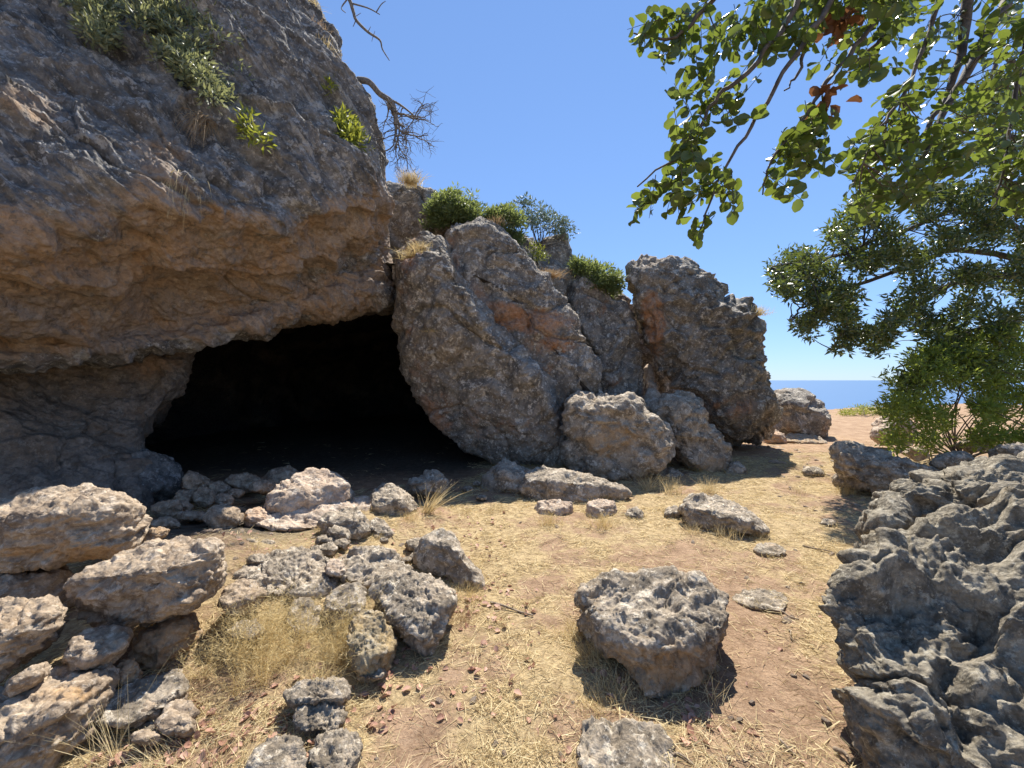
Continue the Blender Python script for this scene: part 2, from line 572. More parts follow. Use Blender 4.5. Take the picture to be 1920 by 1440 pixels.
# ------------------------------------------------------------------ cliff (sheets with real depth)
def catmull(ctrl, n):
    """interpolate along axis 0 to n samples (or at the given parameters)"""
    k = len(ctrl)
    t = np.linspace(0, k - 1, n) if np.isscalar(n) else np.asarray(n)
    i = np.minimum(t.astype(int), k - 2)
    f = (t - i)[:, None, None]
    e = np.concatenate([2 * ctrl[:1] - ctrl[1:2], ctrl, 2 * ctrl[-1:] - ctrl[-2:-1]])
    p0, p1, p2, p3 = e[i], e[i + 1], e[i + 2], e[i + 3]
    return 0.5 * (2 * p1 + (p2 - p0) * f + (2 * p0 - 5 * p1 + 4 * p2 - p3) * f ** 2 + (3 * p1 - p0 - 3 * p2 + p3) * f ** 3)


def sheet(rows, nr, nc):
    ct = np.array([[P(*c) for c in r] for r in rows])
    tr = np.linspace(0, len(rows) - 1, nr) if np.isscalar(nr) else nr
    tcl = np.linspace(0, len(rows[0]) - 1, nc) if np.isscalar(nc) else nc
    a = catmull(ct, tr)
    a = catmull(a.transpose(1, 0, 2), tcl).transpose(1, 0, 2)
    v = a.reshape(-1, 3)
    nr, nc = len(tr), len(tcl)
    ii = (np.arange(nr - 1)[:, None] * nc + np.arange(nc - 1)[None, :]).ravel()
    t = np.concatenate([np.stack([ii, ii + nc + 1, ii + 1], 1), np.stack([ii, ii + nc, ii + nc + 1], 1)])
    rv = np.repeat(tr, nc)
    return v, t, rv


def orient(v, t):
    n = vnormals(v, t)
    px, py = proj(v)
    vis = (px > 0) & (px < 700) & (py > 0) & (py < 900) & (v[:, 1] < 8)
    d = (n * (v - np.array([0, 0, EYE]))).sum(1)
    if np.median(d[vis]) > 0:
        n = -n
        t = t[:, ::-1]
    return n, t


CL = [
    [(-1500, -500, 9), (-700, -500, 10), (0, -330, 13), (180, -300, 13), (330, -250, 13), (430, -200, 13), (500, -150, 13), (540, -100, 14)],
    [(-1300, -900, 4.1), (-500, -900, 5.4), (0, -800, 6.8), (180, -700, 7.4), (330, -600, 8.0), (430, -500, 8.4), (500, -420, 8.6), (540, -300, 10)],
    [(-1300, -350, 2.9), (-450, -350, 3.9), (0, -300, 5.0), (200, -280, 5.6), (365, -250, 6.3), (465, -220, 6.9), (522, -180, 7.5), (520, -150, 9.5)],
    [(-1300, 0, 2.5), (-450, 0, 3.2), (0, 0, 4.0), (200, 0, 4.6), (395, 0, 5.3), (500, 0, 6.0), (578, 0, 6.8), (540, 20, 9)],
    [(-1300, 200, 2.1), (-450, 200, 2.7), (0, 200, 3.35), (200, 200, 3.9), (420, 200, 4.6), (545, 200, 5.3), (640, 170, 6.35), (590, 180, 9)],
    [(-1300, 400, 1.95), (-450, 410, 2.45), (0, 390, 2.95), (220, 370, 3.4), (440, 370, 4.05), (580, 370, 4.95), (696, 320, 6.3), (640, 330, 9)],
    [(-1300, 540, 2.1), (-450, 550, 2.65), (0, 520, 3.15), (220, 490, 3.7), (430, 460, 4.5), (600, 445, 5.6), (708, 410, 7.0), (660, 420, 9)],
    [(-1300, 690, 2.5), (-450, 670, 3.1), (0, 642, 3.7), (210, 615, 4.5), (417, 572, 5.3), (590, 525, 6.35), (715, 490, 7.5), (710, 500, 9.5)],
    [(-1300, 690, 3.0), (-450, 680, 3.7), (0, 668, 4.5), (200, 660, 5.0), (390, 636, 5.8), (560, 588, 6.6), (735, 568, 7.9), (720, 560, 10)],
    [(-1300, 640, 8), (-450, 630, 9), (0, 610, 10), (200, 600, 11), (390, 580, 12), (560, 560, 12), (740, 560, 12), (760, 560, 12)],
]
RSEG = np.concatenate([np.linspace(0, 2.6, 50, endpoint=False), np.linspace(2.6, 8.3, 450, endpoint=False), np.linspace(8.3, 9, 12)])
CSEG = np.concatenate([np.linspace(0, 1.8, 40, endpoint=False), np.linspace(1.8, 6.15, 390, endpoint=False), np.linspace(6.15, 7, 20)])
v, t, rv = sheet(CL, RSEG, CSEG)
n, t = orient(v, t)
face = 1 - sstep(4.7, 5.6, rv)            # grey weathered face above the nose
s1 = np.array([0.42, 0.51, -0.75])
q = v - 0.72 * np.outer(v @ s1, s1)       # long grooves run down the face
q2 = v + 0.12 * np.stack([fbm(v * 1.5, 2, 3.1), fbm(v * 1.5, 2, 4.1), fbm(v * 1.5, 2, 5.1)], 1)
d = 0.22 * fbm(v * 0.55, 3, 1.3)
qz = q + 0.10 * np.stack([fbm(v * 2.0, 2, 3.3), fbm(v * 2.0, 2, 4.4), fbm(v * 2.0, 2, 5.5)], 1)
d += face * (0.28 * facet(qz * 0.85, 3.0) + 0.10 * facet(qz * 2.6, 5.0) + 0.10 * ridged(qz * 1.4, 4, 2.2, 0.5) + 0.03 * facet(qz * 8.0, 2.0) + 0.016 * ridged(qz * 9, 4, 6.1, 0.65) + 0.022 * worley(qz * 13.0, 1.0))
d -= face * 0.12 * np.exp(-(perlin(qz * 0.9, 12.0) / 0.035) ** 2)
und = 1 - face
q3 = q2 * np.array([1.0, 1.0, 2.2])
d += und * (0.07 * fbm(q3 * 1.6, 4, 7.7) + 0.15 * facet(q3 * 0.9, 6.0) + 0.04 * facet(q3 * 2.6, 7.0) + 0.10 * worley(q3 * 1.3, 2.0) + 0.014 * ridged(q3 * 5.0, 4, 8.2, 0.55) + 0.012 * worley(q2 * 14, 4.0))
d -= und * 0.06 * np.exp(-(perlin(q2 * 0.8, 15.0) / 0.03) ** 2)
lip = np.exp(-((rv - 7.7) / 0.5) ** 2)
d += lip * (0.16 * worley(q2 * np.array([2.2, 2.2, 1.2]), 5.0) - 0.08 + 0.05 * ridged(q2 * 4, 2, 3.3))
d += 0.016 * fbm(v * 13, 3, 9.9)
v2 = v + n * d[:, None]
px, py = proj(v2)


def spot(px, py, x, y, rx, ry):
    return np.exp(-((px - x) / rx) ** 2 - ((py - y) / ry) ** 2)


warm = und * (0.95 - 0.75 * sstep(7.2, 7.9, rv) * (1 - spot(px, py, 560, 590, 170, 40)))
warm += 0.2 * face * sstep(0.1, 0.5, fbm(v * 0.9, 4, 21.0)) - 0.45 * und * sstep(0.15, 0.55, fbm(v * 0.8, 4, 23.0))
warm += 0.6 * spot(px, py, 60, 190, 110, 60) + 0.6 * spot(px, py, 300, 300, 60, 80) + 0.15 * spot(px, py, 0, 430, 250, 60)
cliff = link('cliff', None, loc=(-3.5, 6.5, 0), kind='structure', label='overhanging grey and brown limestone cliff with a dark cave at its foot')


def child_mesh(name, v, t, mat, parent, attrs=None, kind=None):
    o_ = np.array(parent.location)
    return link(name, mesh_from(name, v - o_, t, mat, True, attrs), parent, kind=kind)


child_mesh('overhang', v2, t, M_CLIFF, cliff, {'warm': warm})
# coarse undisplaced copy to place plants on the face
cv, ct_, _ = sheet(CL, 90, 80)
CLIFF_BVH = BVHTree.FromPolygons([Vector(p) for p in cv], [tuple(int(a) for a in f) for f in ct_])


def on_cliff(px, py, back=0.0, dflt=5.0):
    dr = Vector(P(px, py, 1.0)) - Vector((0, 0, EYE))
    hit = CLIFF_BVH.ray_cast(Vector((0, 0, EYE)), dr.normalized())
    for _ in range(14):              # keep plants rooted on the rock, not beside it
        if hit[0] is not None and hit[0].y < 7.3:
            break
        px -= 8
        dr = Vector(P(px, py, 1.0)) - Vector((0, 0, EYE))
        hit = CLIFF_BVH.ray_cast(Vector((0, 0, EYE)), dr.normalized())
    Y = hit[0].y if hit[0] else dflt
    return P(px, py, Y + back)


WL = [
    [(-1300, 500, 3.6), (-450, 540, 4.3), (0, 590, 5.0), (140, 590, 5.5), (270, 600, 6.1), (360, 615, 6.8), (300, 640, 8.5), (150, 640, 12)],
    [(-1300, 700, 3.4), (-450, 690, 4.1), (0, 690, 4.75), (140, 695, 5.15), (260, 690, 5.6), (362, 660, 6.2), (290, 690, 8.5), (150, 690, 12)],
    [(-1300, 820, 3.3), (-450, 790, 3.9), (0, 780, 4.45), (140, 780, 4.85), (245, 775, 5.25), (326, 742, 5.9), (260, 760, 8.5), (130, 760, 12)],
    [(-1300, 940, 3.1), (-450, 880, 3.7), (0, 860, 4.25), (140, 850, 4.6), (210, 840, 5.0), (255, 838, 5.6), (220, 850, 8.5), (100, 840, 12)],
    [(-1300, 1100, 2.9), (-450, 980, 3.5), (0, 950, 4.05), (140, 950, 4.35), (210, 950, 4.7), (270, 940, 5.2), (240, 930, 8.5), (100, 900, 12)],
    [(-1300, 1300, 2.8), (-450, 1100, 3.4), (0, 1050, 3.9), (140, 1050, 4.2), (210, 1050, 4.5), (280, 1040, 5.0), (260, 1000, 8.5), (100, 950, 12)],
]
v, t, rv = sheet(WL, 190, 260)
n, t = orient(v, t)
q2 = v + 0.15 * np.stack([fbm(v * 1.2, 2, 3.1), fbm(v * 1.2, 2, 4.1), fbm(v * 1.2, 2, 5.1)], 1)
d = 0.16 * fbm(v * 0.8, 3, 4.3) + 0.14 * facet(q2 * 1.2, 3.0) + 0.06 * facet(q2 * 3.3, 4.0) + 0.08 * worley(q2 * 1.7, 3.0) + 0.03 * ridged(q2 * 4, 3, 1.1) + 0.012 * fbm(v * 14, 3, 2.2) - 0.06
v2 = v + n * d[:, None]
px, py = proj(v2)
child_mesh('cave_wall', v2, t, M_WALL, cliff, {'warm': 0.25 + 0.35 * fbm(v * 0.9, 3, 6.6) + 0.3 * spot(px, py, 300, 700, 100, 90)})

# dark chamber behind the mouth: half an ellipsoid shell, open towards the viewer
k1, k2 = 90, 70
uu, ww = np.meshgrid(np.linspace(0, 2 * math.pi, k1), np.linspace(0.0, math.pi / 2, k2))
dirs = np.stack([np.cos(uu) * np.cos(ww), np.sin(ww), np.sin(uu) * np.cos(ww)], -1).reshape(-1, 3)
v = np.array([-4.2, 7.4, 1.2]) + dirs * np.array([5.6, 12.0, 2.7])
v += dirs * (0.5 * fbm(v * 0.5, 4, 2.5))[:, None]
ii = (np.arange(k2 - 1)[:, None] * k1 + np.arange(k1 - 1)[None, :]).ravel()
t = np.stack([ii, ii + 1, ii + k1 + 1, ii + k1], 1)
child_mesh('cave_chamber', v, t, M_CAVE_SHADE, cliff, {'warm': np.zeros(len(v))})

# ------------------------------------------------------------------ rocks
_ico = {}


def icosphere(lv):
    if lv in _ico:
        return _ico[lv]
    if lv == 0:
        p = (1 + 5 ** 0.5) / 2
        v = np.array([[-1, p, 0], [1, p, 0], [-1, -p, 0], [1, -p, 0], [0, -1, p], [0, 1, p], [0, -1, -p], [0, 1, -p], [p, 0, -1], [p, 0, 1], [-p, 0, -1], [-p, 0, 1]], float)
        t = np.array([[0, 11, 5], [0, 5, 1], [0, 1, 7], [0, 7, 10], [0, 10, 11], [1, 5, 9], [5, 11, 4], [11, 10, 2], [10, 7, 6], [7, 1, 8], [3, 9, 4], [3, 4, 2], [3, 2, 6], [3, 6, 8], [3, 8, 9], [4, 9, 5], [2, 4, 11], [6, 2, 10], [8, 6, 7], [9, 8, 1]])
    else:
        v, t = icosphere(lv - 1)
        e = np.concatenate([t[:, [0, 1]], t[:, [1, 2]], t[:, [2, 0]]])
        es = np.sort(e, axis=1)
        key = es[:, 0].astype(np.int64) * len(v) + es[:, 1]
        uq, inv = np.unique(key, return_inverse=True)
        mid = (v[uq // len(v)] + v[uq % len(v)]) / 2
        k = len(t)
        a, b, c = inv[:k] + len(v), inv[k:2 * k] + len(v), inv[2 * k:] + len(v)
        v = np.concatenate([v, mid])
        t = np.concatenate([np.stack([t[:, 0], a, c], 1), np.stack([t[:, 1], b, a], 1), np.stack([t[:, 2], c, b], 1), np.stack([a, b, c], 1)])
    v = v / np.linalg.norm(v, axis=1)[:, None]
    _ico[lv] = (v, t)
    return v, t


def refine(v, t, em):
    """split the marked edges (em: triangles x 3, edges 01 12 20) without leaving open seams"""
    e = np.concatenate([t[:, [0, 1]], t[:, [1, 2]], t[:, [2, 0]]])
    es = np.sort(e, axis=1)
    key = es[:, 0].astype(np.int64) * len(v) + es[:, 1]
    uq, inv = np.unique(key, return_inverse=True)
    mark = np.zeros(len(uq), bool)
    mark[inv[em.T.ravel()]] = True
    idx = np.full(len(uq), -1)
    idx[mark] = len(v) + np.arange(mark.sum())
    mk = uq[mark]
    mid = unit0((v[mk // len(v)] + v[mk % len(v)]) / 2)
    k = len(t)
    m = np.stack([idx[inv[:k]], idx[inv[k:2 * k]], idx[inv[2 * k:]]], 1)
    on = m >= 0
    cnt = on.sum(1)
    out = [t[cnt == 0]]
    a, q = t[cnt == 3], m[cnt == 3]
    out += [np.stack([a[:, 0], q[:, 0], q[:, 2]], 1), np.stack([a[:, 1], q[:, 1], q[:, 0]], 1), np.stack([a[:, 2], q[:, 2], q[:, 1]], 1), q]
    for r in range(3):
        s1 = (cnt == 1) & on[:, r]                      # only this edge
        a, q = np.roll(t[s1], -r, axis=1), np.roll(m[s1], -r, axis=1)
        out += [np.stack([a[:, 0], q[:, 0], a[:, 2]], 1), np.stack([q[:, 0], a[:, 1], a[:, 2]], 1)]
        s2 = (cnt == 2) & ~on[:, (r + 2) % 3]           # this edge and the next
        a, q = np.roll(t[s2], -r, axis=1), np.roll(m[s2], -r, axis=1)
        out += [np.stack([q[:, 0], a[:, 1], q[:, 1]], 1), np.stack([a[:, 0], q[:, 0], q[:, 1]], 1), np.stack([a[:, 0], q[:, 1], a[:, 2]], 1)]
    return np.concatenate([v, mid]), np.concatenate(out)


def unit0(a):
    return a / np.linalg.norm(a, axis=1)[:, None]


def radial(poly, nth=720):
    """radius of a star-shaped polygon (around 0,0) by angle"""
    th = np.linspace(-math.pi, math.pi, nth, endpoint=False)
    dx, dy = np.cos(th), np.sin(th)
    r = np.zeros(nth)
    q = np.roll(poly, -1, axis=0)
    for a, b in zip(poly, q):
        e = b - a
        den = dx * e[1] - dy * e[0]
        with np.errstate(divide='ignore', invalid='ignore'):
            tt = (a[0] * e[1] - a[1] * e[0]) / den
            ss = (a[0] * dy - a[1] * dx) / den
        ok = (np.abs(den) > 1e-9) & (tt > 0) & (ss >= -1e-6) & (ss <= 1 + 1e-6)
        r = np.where(ok, np.maximum(r, tt), r)
    r[r == 0] = np.median(r[r > 0])
    k = 9
    rp = np.concatenate([r[-k:], r, r[:k]])
    ker = np.hanning(2 * k + 1)
    r = np.convolve(rp, ker / ker.sum(), 'valid')
    return r


def rock_disp(v, size, seed, style, rough):
    """relief in metres; size = rock radius"""
    w = 0.14 * size * np.stack([fbm(v * (1.4 / size), 2, seed + 1), fbm(v * (1.4 / size), 2, seed + 2), fbm(v * (1.4 / size), 2, seed + 3)], 1)
    r_ = np.random.default_rng(int(seed * 10))
    ax = r_.normal(size=3) * np.array([1, 1, 0.5])
    ax /= np.linalg.norm(ax)
    q = v + w
    qa = q - 0.35 * np.outer(q @ ax, ax)                  # grain: pits drawn out along one direction
    d = 0.10 * size * fbm(v * (0.9 / size), 3, seed + 4)
    if style == 'karst':       # broken blocks, solution pits, knife ridges, smoother patches between
        f1 = 2.3 / size ** 0.7
        msk = sstep(-0.3, 0.45, fbm(v * (1.6 / size), 2, seed + 11))
        ql = q * np.array([0.8, 0.8, 1.5])
        sm = 0.65 if size < 0.4 else 1.0
        d += rough * (0.36 / f1 * facet(ql * f1 * 0.8, seed) + 0.13 / f1 * facet(qa * f1 * 2.2, seed + 3)
                      + sm * 0.055 * size ** 0.7 * ridged(qa * f1 * 1.6, 5, seed + 5, 0.58)
                      + sm * (0.12 + 0.88 * msk) * 0.045 * size ** 0.55 * (worley(qa * f1 * 4.0, seed + 2) - 0.5)
                      + (0.2 + 0.8 * msk) * 0.014 * size ** 0.4 * (worley(q * f1 * 10.0, seed + 6) - 0.5) + 0.010 * fbm(v * f1 * 9, 3, seed + 8, 0.65))
        d -= rough * 0.06 * size ** 0.8 * np.exp(-(perlin(q * (1.0 / size), seed + 13) / 0.03) ** 2)
    elif style == 'block':     # near boulder: broken blocks, holes, crumbly skin
        msk = sstep(-0.25, 0.35, fbm(v * 2.2, 2, seed + 11))
        d += rough * (0.15 * facet(q * 1.7, seed) + 0.075 * facet(q * 4.0, seed + 3) + 0.035 * facet(q * 9.5, seed + 5) + (0.3 + 0.7 * msk) * 0.06 * (worley(q * 7.0, seed + 2) - 0.5)
                      + (0.3 + 0.7 * msk) * 0.02 * (worley(q * 21.0, seed + 6) - 0.5) + 0.02 * ridged(q * 8.0, 3, seed + 7, 0.6) + 0.006 * fbm(v * 40, 2, seed + 8))
        d -= 0.05 * np.exp(-(perlin(q * 1.1, seed + 13) / 0.025) ** 2)
    elif style == 'face':      # big boulder, broad broken planes with rough skin
        msk = sstep(-0.3, 0.3, fbm(v * 0.7, 2, seed + 11))
        d += rough * (0.20 * facet(qa * 0.9, seed) + 0.07 * facet(qa * 2.7, seed + 3) + 0.06 * ridged(qa * 2.4, 5, seed + 5, 0.6)
                      + (0.25 + 0.75 * msk) * 0.06 * (worley(qa * 7.0, seed + 2) - 0.5) + 0.025 * (worley(q * 17.0, seed + 6) - 0.5) + 0.014 * fbm(v * 16, 3, seed + 8, 0.65))
        d -= 0.10 * np.exp(-(perlin(q * 0.55, seed + 13) / 0.025) ** 2)
    else:                      # slab, worn stone with flat broken faces
        f1 = 2.0 / size ** 0.8
        qs = q * np.array([1, 1, 1.8])
        msk = sstep(-0.2, 0.4, fbm(v * (1.8 / size), 2, seed + 11))
        d += rough * (0.20 / f1 * facet(qs * f1 * 0.8, seed) + 0.06 / f1 * facet(qs * f1 * 2.4, seed + 3) + 0.035 * size ** 0.8 * ridged(qs * f1 * 1.9, 5, seed + 5, 0.6)
                      + msk * 0.016 * (worley(q * 22, seed + 2) - 0.6) + 0.006 * fbm(v * 30, 3, seed + 8))
    return d


ROCK_N = [0]
CONTACT = []


def rock(name, label, outline, Y, depth, lvl=5, mat=None, style='karst', rough=1.0, cuts=(), boxy=0.75, facets=4, warm=0.0,
         warm_low=0.0, spots=(), group=None, cat='rock', center=None, kind=None, parent=None, top=0.0, topn=-0.22, topz=None, fit=True, cutp=()):
    ROCK_N[0] += 1
    seed = ROCK_N[0] * 3.7
    r_ = np.random.default_rng(ROCK_N[0] + 100)
    op = np.array(outline, float)
    if center is None:
        a = op
        b_ = np.roll(op, -1, axis=0)
        cr = a[:, 0] * b_[:, 1] - b_[:, 0] * a[:, 1]
        center = (((a[:, 0] + b_[:, 0]) * cr).sum() / (3 * cr.sum()), ((a[:, 1] + b_[:, 1]) * cr).sum() / (3 * cr.sum()))
    c0 = P(center[0], center[1], Y)
    eye = np.array([0, 0, EYE])
    fw = c0 - eye
    dist = np.linalg.norm(fw)
    fw /= dist
    rt = np.cross(fw, [0, 0, 1.0])
    rt /= np.linalg.norm(rt)
    up = np.cross(rt, fw)
    rays = np.array([P(a, b, 1.0) - eye for a, b in op])
    k = dist / (rays @ fw)
    pts = rays * k[:, None]
    poly = np.stack([pts @ rt, pts @ up], 1)
    if (np.roll(poly[:, 0], -1) * poly[:, 1] - poly[:, 0] * np.roll(poly[:, 1], -1)).sum() > 0:
        poly = poly[::-1]
    r = radial(poly) / (1 + 0.5 * (depth / dist) ** 2)
    th_t = np.linspace(-math.pi, math.pi, 721)
    r_t = np.append(r, r[0])

    def shape(sv):
        th = np.arctan2(sv[:, 2], sv[:, 0])
        w = sv[:, 1]
        s_ = np.sqrt(np.maximum(1 - w * w, 0))
        rr = np.interp(th, th_t, r_t)
        k_ = 2.0 / boxy
        sc_ = np.power(np.power(s_, k_) + np.power(np.abs(w), k_), -1.0 / k_)
        pl = s_ * sc_
        wd = w * sc_
        return (rr * pl * np.cos(th))[:, None] * rt + (rr * pl * np.sin(th))[:, None] * up + (wd * depth)[:, None] * fw

    sv, st = icosphere({7: 4, 6: 4, 5: 4, 4: 3}[lvl])
    v = shape(sv)
    size = float(np.median(r))
    cutl = [(np.array(cn, float) / np.linalg.norm(cn), cf * (v @ (np.array(cn, float) / np.linalg.norm(cn))).max()) for cn, cf in cuts]
    if top:
        cn = np.array([r_.normal() * 0.12, topn, 1.0])
        cn /= np.linalg.norm(cn)
        ring = (r_t * np.cos(th_t))[:, None] * rt + (r_t * np.sin(th_t))[:, None] * up
        cutl.append((cn, top * (ring @ cn).max()))
    for cn, pt in cutp:              # planes through a given point of the place
        cn = np.array(cn, float) / np.linalg.norm(cn)
        cutl.append((cn, float((np.array(pt) - c0) @ cn)))
    if topz is not None:
        cn = np.array([0.0, topn, 1.0])
        cn /= np.linalg.norm(cn)
        cutl.append((cn, (topz - c0[2]) * cn[2]))
    for _ in range(facets + 3):
        cn = r_.normal(size=3)
        cn /= np.linalg.norm(cn)
        cn = cn - fw * (cn @ fw) * 0.2
        cn /= np.linalg.norm(cn)
        cutl.append((cn, r_.uniform(0.74, 0.92) * (v @ cn).max()))

    def body(q_):
        w_ = shape(q_)
        for cn, lim in cutl:
            w_ = w_ - np.outer(np.maximum(w_ @ cn - lim, 0) * 0.92, cn)
        return w_

    lim_px = 2.3 if lvl >= 6 else 2.8
    for _ in range(7):               # finer where it shows larger
        w_ = body(sv) + c0
        px, py = proj(w_)
        vis = (sv[:, 1] < 0.45) & (px > -120) & (px < 2040) & (py > -120) & (py < 1560)
        y_ = np.maximum(w_[:, 1], 0.3)
        em = np.zeros(st.shape, bool)
        for k_ in range(3):
            a_, b_ = st[:, k_], st[:, (k_ + 1) % 3]
            em[:, k_] = (np.linalg.norm(w_[a_] - w_[b_], axis=1) * FPX / np.minimum(y_[a_], y_[b_]) > lim_px * 2.0) & vis[a_] & vis[b_]
        if not em.any():
            break
        sv, st = refine(sv, st, em)
    v = shape(sv)
    for cn, lim in cutl:
        dd = v @ cn
        over = np.maximum(dd - lim, 0)
        v = v - np.outer(over * 0.92, cn)
    n_ = vnormals(v, st)
    if (n_ * v).sum() < 0:
        n_ = -n_
        st = st[:, ::-1]
    wv = v + c0
    d = rock_disp(wv, size, seed, style, rough)
    v = v + n_ * d[:, None]
    if fit:                          # keep the outline the rock has from the clearing
        a_, b_, c_ = v @ rt, v @ up, v @ fw
        app = np.hypot(a_, b_) * dist / (dist + c_)
        tv_ = np.arctan2(b_, a_)
        nb = 60
        bi = np.clip(((tv_ + math.pi) / (2 * math.pi) * nb).astype(int), 0, nb - 1)
        mx = np.zeros(nb)
        np.maximum.at(mx, bi, app)
        tc_ = -math.pi + (np.arange(nb) + 0.5) * 2 * math.pi / nb
        want = np.interp(tc_, th_t, radial(poly) [np.r_[0:720, 0]])
        kk = np.clip(1.045 * want / np.maximum(mx, 1e-6), 0.6, 1.5)
        kk = np.convolve(np.r_[kk[-3:], kk, kk[:3]], np.array([1, 2, 3, 4, 3, 2, 1]) / 16.0, 'valid')
        kv = np.interp(tv_, np.r_[tc_[-1] - 2 * math.pi, tc_, tc_[0] + 2 * math.pi], np.r_[kk[-1], kk, kk[0]])
        v = (a_ * kv)[:, None] * rt + (b_ * kv)[:, None] * up + c_[:, None] * fw
    wv = v + c0
    zr = (v[:, 2] - v[:, 2].min()) / max(np.ptp(v[:, 2]), 1e-6)
    wm = np.full(len(v), warm) + warm_low * (1 - sstep(0.15, 0.65, zr + 0.15 * fbm(wv * (1.5 / size), 3, seed + 9)))
    if spots:
        px, py = proj(wv)
        for sx, sy, rx, ry, a in spots:
            wm += a * spot(px, py, sx, sy, rx, ry)
    lowv = wv[(wv[:, 2] < 0.7) & (wv[:, 1] < 7.5) & (wv[:, 1] > 1.2)]
    if len(lowv):
        gh = ground_h(lowv[:, 0], lowv[:, 1], False)
        nearg = lowv[np.abs(lowv[:, 2] - gh) < 0.02]
        if len(nearg):
            CONTACT.append(nearg[r_.permutation(len(nearg))[:max(12, int(size * 160))]])
    base = np.array([c0[0], c0[1], wv[:, 2].min()])
    me = mesh_from(name, wv - base, st, mat or M_GREY, True, {'warm': wm})
    loc = base
    if parent:
        loc = base - np.array(parent.location)
    return link(name, me, parent, loc=loc, label=label, cat=None if (kind or parent) else cat, group=group, kind=kind)


# hillside body behind the boulders, carries the bushes on the skyline
rock('hillside', 'rocky hillside rising behind the boulders with bushes on its crest',
     [(640, 330), (720, 330), (775, 345), (830, 372), (900, 405), (1000, 450), (1080, 492), (1160, 530), (1190, 590), (1196, 700), (1190, 860), (1030, 860), (940, 700), (800, 500), (640, 470)],
     12.0, 2.6, 6, M_BIG, 'face', 1.0, kind='structure', warm=0.15, boxy=0.6, facets=-3, center=(1000, 560))

# ---- the big boulders right of the cave mouth
rock('leaning_boulder', 'huge grey leaning boulder forming the right side of the cave mouth',
     [(746, 478), (762, 445), (800, 425), (836, 440), (870, 520), (930, 600), (990, 655), (1045, 725), (1062, 790), (1045, 840), (1005, 870), (940, 872), (885, 852), (830, 812), (785, 752), (755, 692), (740, 600), (742, 530)],
     8.0, 1.5, 7, M_BIG, 'face', 0.8, cuts=[((-0.12, -0.93, -0.28), 0.62)], boxy=0.72, facets=2, warm=-0.1,
     spots=[(760, 560, 30, 120, 0.5), (860, 800, 120, 60, 0.5), (800, 720, 40, 80, 0.5), (780, 470, 30, 40, 0.5), (985, 780, 60, 60, 0.3)], cat='boulder')
rock('cracked_boulder', 'tall grey boulder with rusty orange streak, diagonal crack dividing it from the leaning boulder',
     [(838, 450), (850, 415), (880, 400), (925, 420), (965, 450), (1005, 490), (1045, 545), (1080, 590), (1100, 640), (1128, 690), (1135, 760), (1110, 840), (1040, 850), (970, 770), (905, 650), (858, 560), (836, 500)],
     8.55, 1.5, 7, M_BIG, 'face', 0.85, cuts=[((0.02, -0.95, 0.1), 0.66), ((0.5, -0.8, 0.35), 0.8)], boxy=0.72, facets=2, center=(1000, 625),
     spots=[(1000, 600, 70, 20, 1.1), (940, 590, 35, 30, 0.9), (1040, 640, 50, 25, 0.6), (1010, 690, 50, 40, 0.4), (850, 470, 20, 60, 0.5), (890, 560, 25, 40, 0.6), (1000, 760, 70, 60, 0.3)], cat='boulder')
rock('rock_spire', 'grey pointed rock rising behind the cracked boulder beside the skyline bushes',
     [(1000, 475), (1025, 445), (1058, 430), (1070, 465), (1080, 520), (1088, 620), (1040, 660), (1000, 580)], 10.2, 0.8, 5, M_BIG, 'face', 0.8, cat='rock', cuts=[((0.2, -1, 0.1), 0.7)])
rock('wedged_boulder', 'dark grey boulder wedged between the cracked boulder and the monolith',
     [(1062, 515), (1078, 497), (1105, 487), (1125, 520), (1140, 555), (1175, 565), (1196, 620), (1206, 700), (1206, 800), (1150, 820), (1110, 760), (1090, 650), (1068, 575)], 9.7, 0.9, 6, M_BIG, 'face', 1.0,
     cuts=[((0.1, -1, 0.15), 0.7)], spots=[(1120, 570, 40, 50, 0.4), (1150, 700, 40, 60, 0.3)], cat='boulder')
rock('leaning_monolith', 'rugged dark grey monolith leaning left with an orange scar, nearest the sea',
     [(1174, 500), (1182, 483), (1228, 476), (1262, 486), (1290, 490), (1302, 503), (1325, 493), (1342, 515), (1352, 548), (1378, 552), (1412, 565), (1428, 590), (1430, 640), (1438, 690), (1454, 725), (1456, 790), (1430, 832), (1370, 840), (1318, 800), (1278, 742), (1236, 690), (1205, 630), (1180, 560)],
     9.3, 1.25, 6, M_BIG, 'karst', 1.0, cuts=[((-0.15, -0.95, 0.12), 0.66), ((-0.8, -0.3, -0.5), 0.86)], facets=1, center=(1330, 660),
     spots=[(1230, 610, 18, 60, 1.0), (1215, 580, 20, 40, 0.6), (1370, 770, 80, 40, 0.5), (1280, 700, 40, 50, 0.3)], cat='boulder', boxy=0.68)
rock('shaded_foot_rock', 'low dark ledge of rock in the shade at the foot of the monolith',
     [(1355, 862), (1385, 840), (1440, 836), (1490, 842), (1520, 860), (1535, 880), (1470, 892), (1390, 885)], 9.2, 0.8, 5, M_GREY, 'karst', 0.8, warm=0.2)
rock('crevice_rock', 'shadowed rock closing the crevice behind the monolith and the wedged boulder',
     [(1165, 560), (1215, 585), (1245, 660), (1290, 740), (1320, 800), (1310, 850), (1180, 850), (1160, 700)], 12.2, 0.8, 5, M_BIG, 'face', 0.8, cat='rock')
rock('pale_gap_stone', 'upright pale stone seen through the gap left of the monolith',
     [(1204, 702), (1212, 682), (1224, 688), (1229, 712), (1226, 735), (1206, 735)], 9.9, 0.2, 4, M_TAN, 'slab', 1.0, warm=0.1)
rock('small_gap_stone', 'small pale stone stacked in the gap under the upright stone',
     [(1208, 730), (1216, 714), (1230, 718), (1236, 728), (1230, 736), (1212, 738)], 9.6, 0.15, 4, M_TAN, 'karst', 0.7)
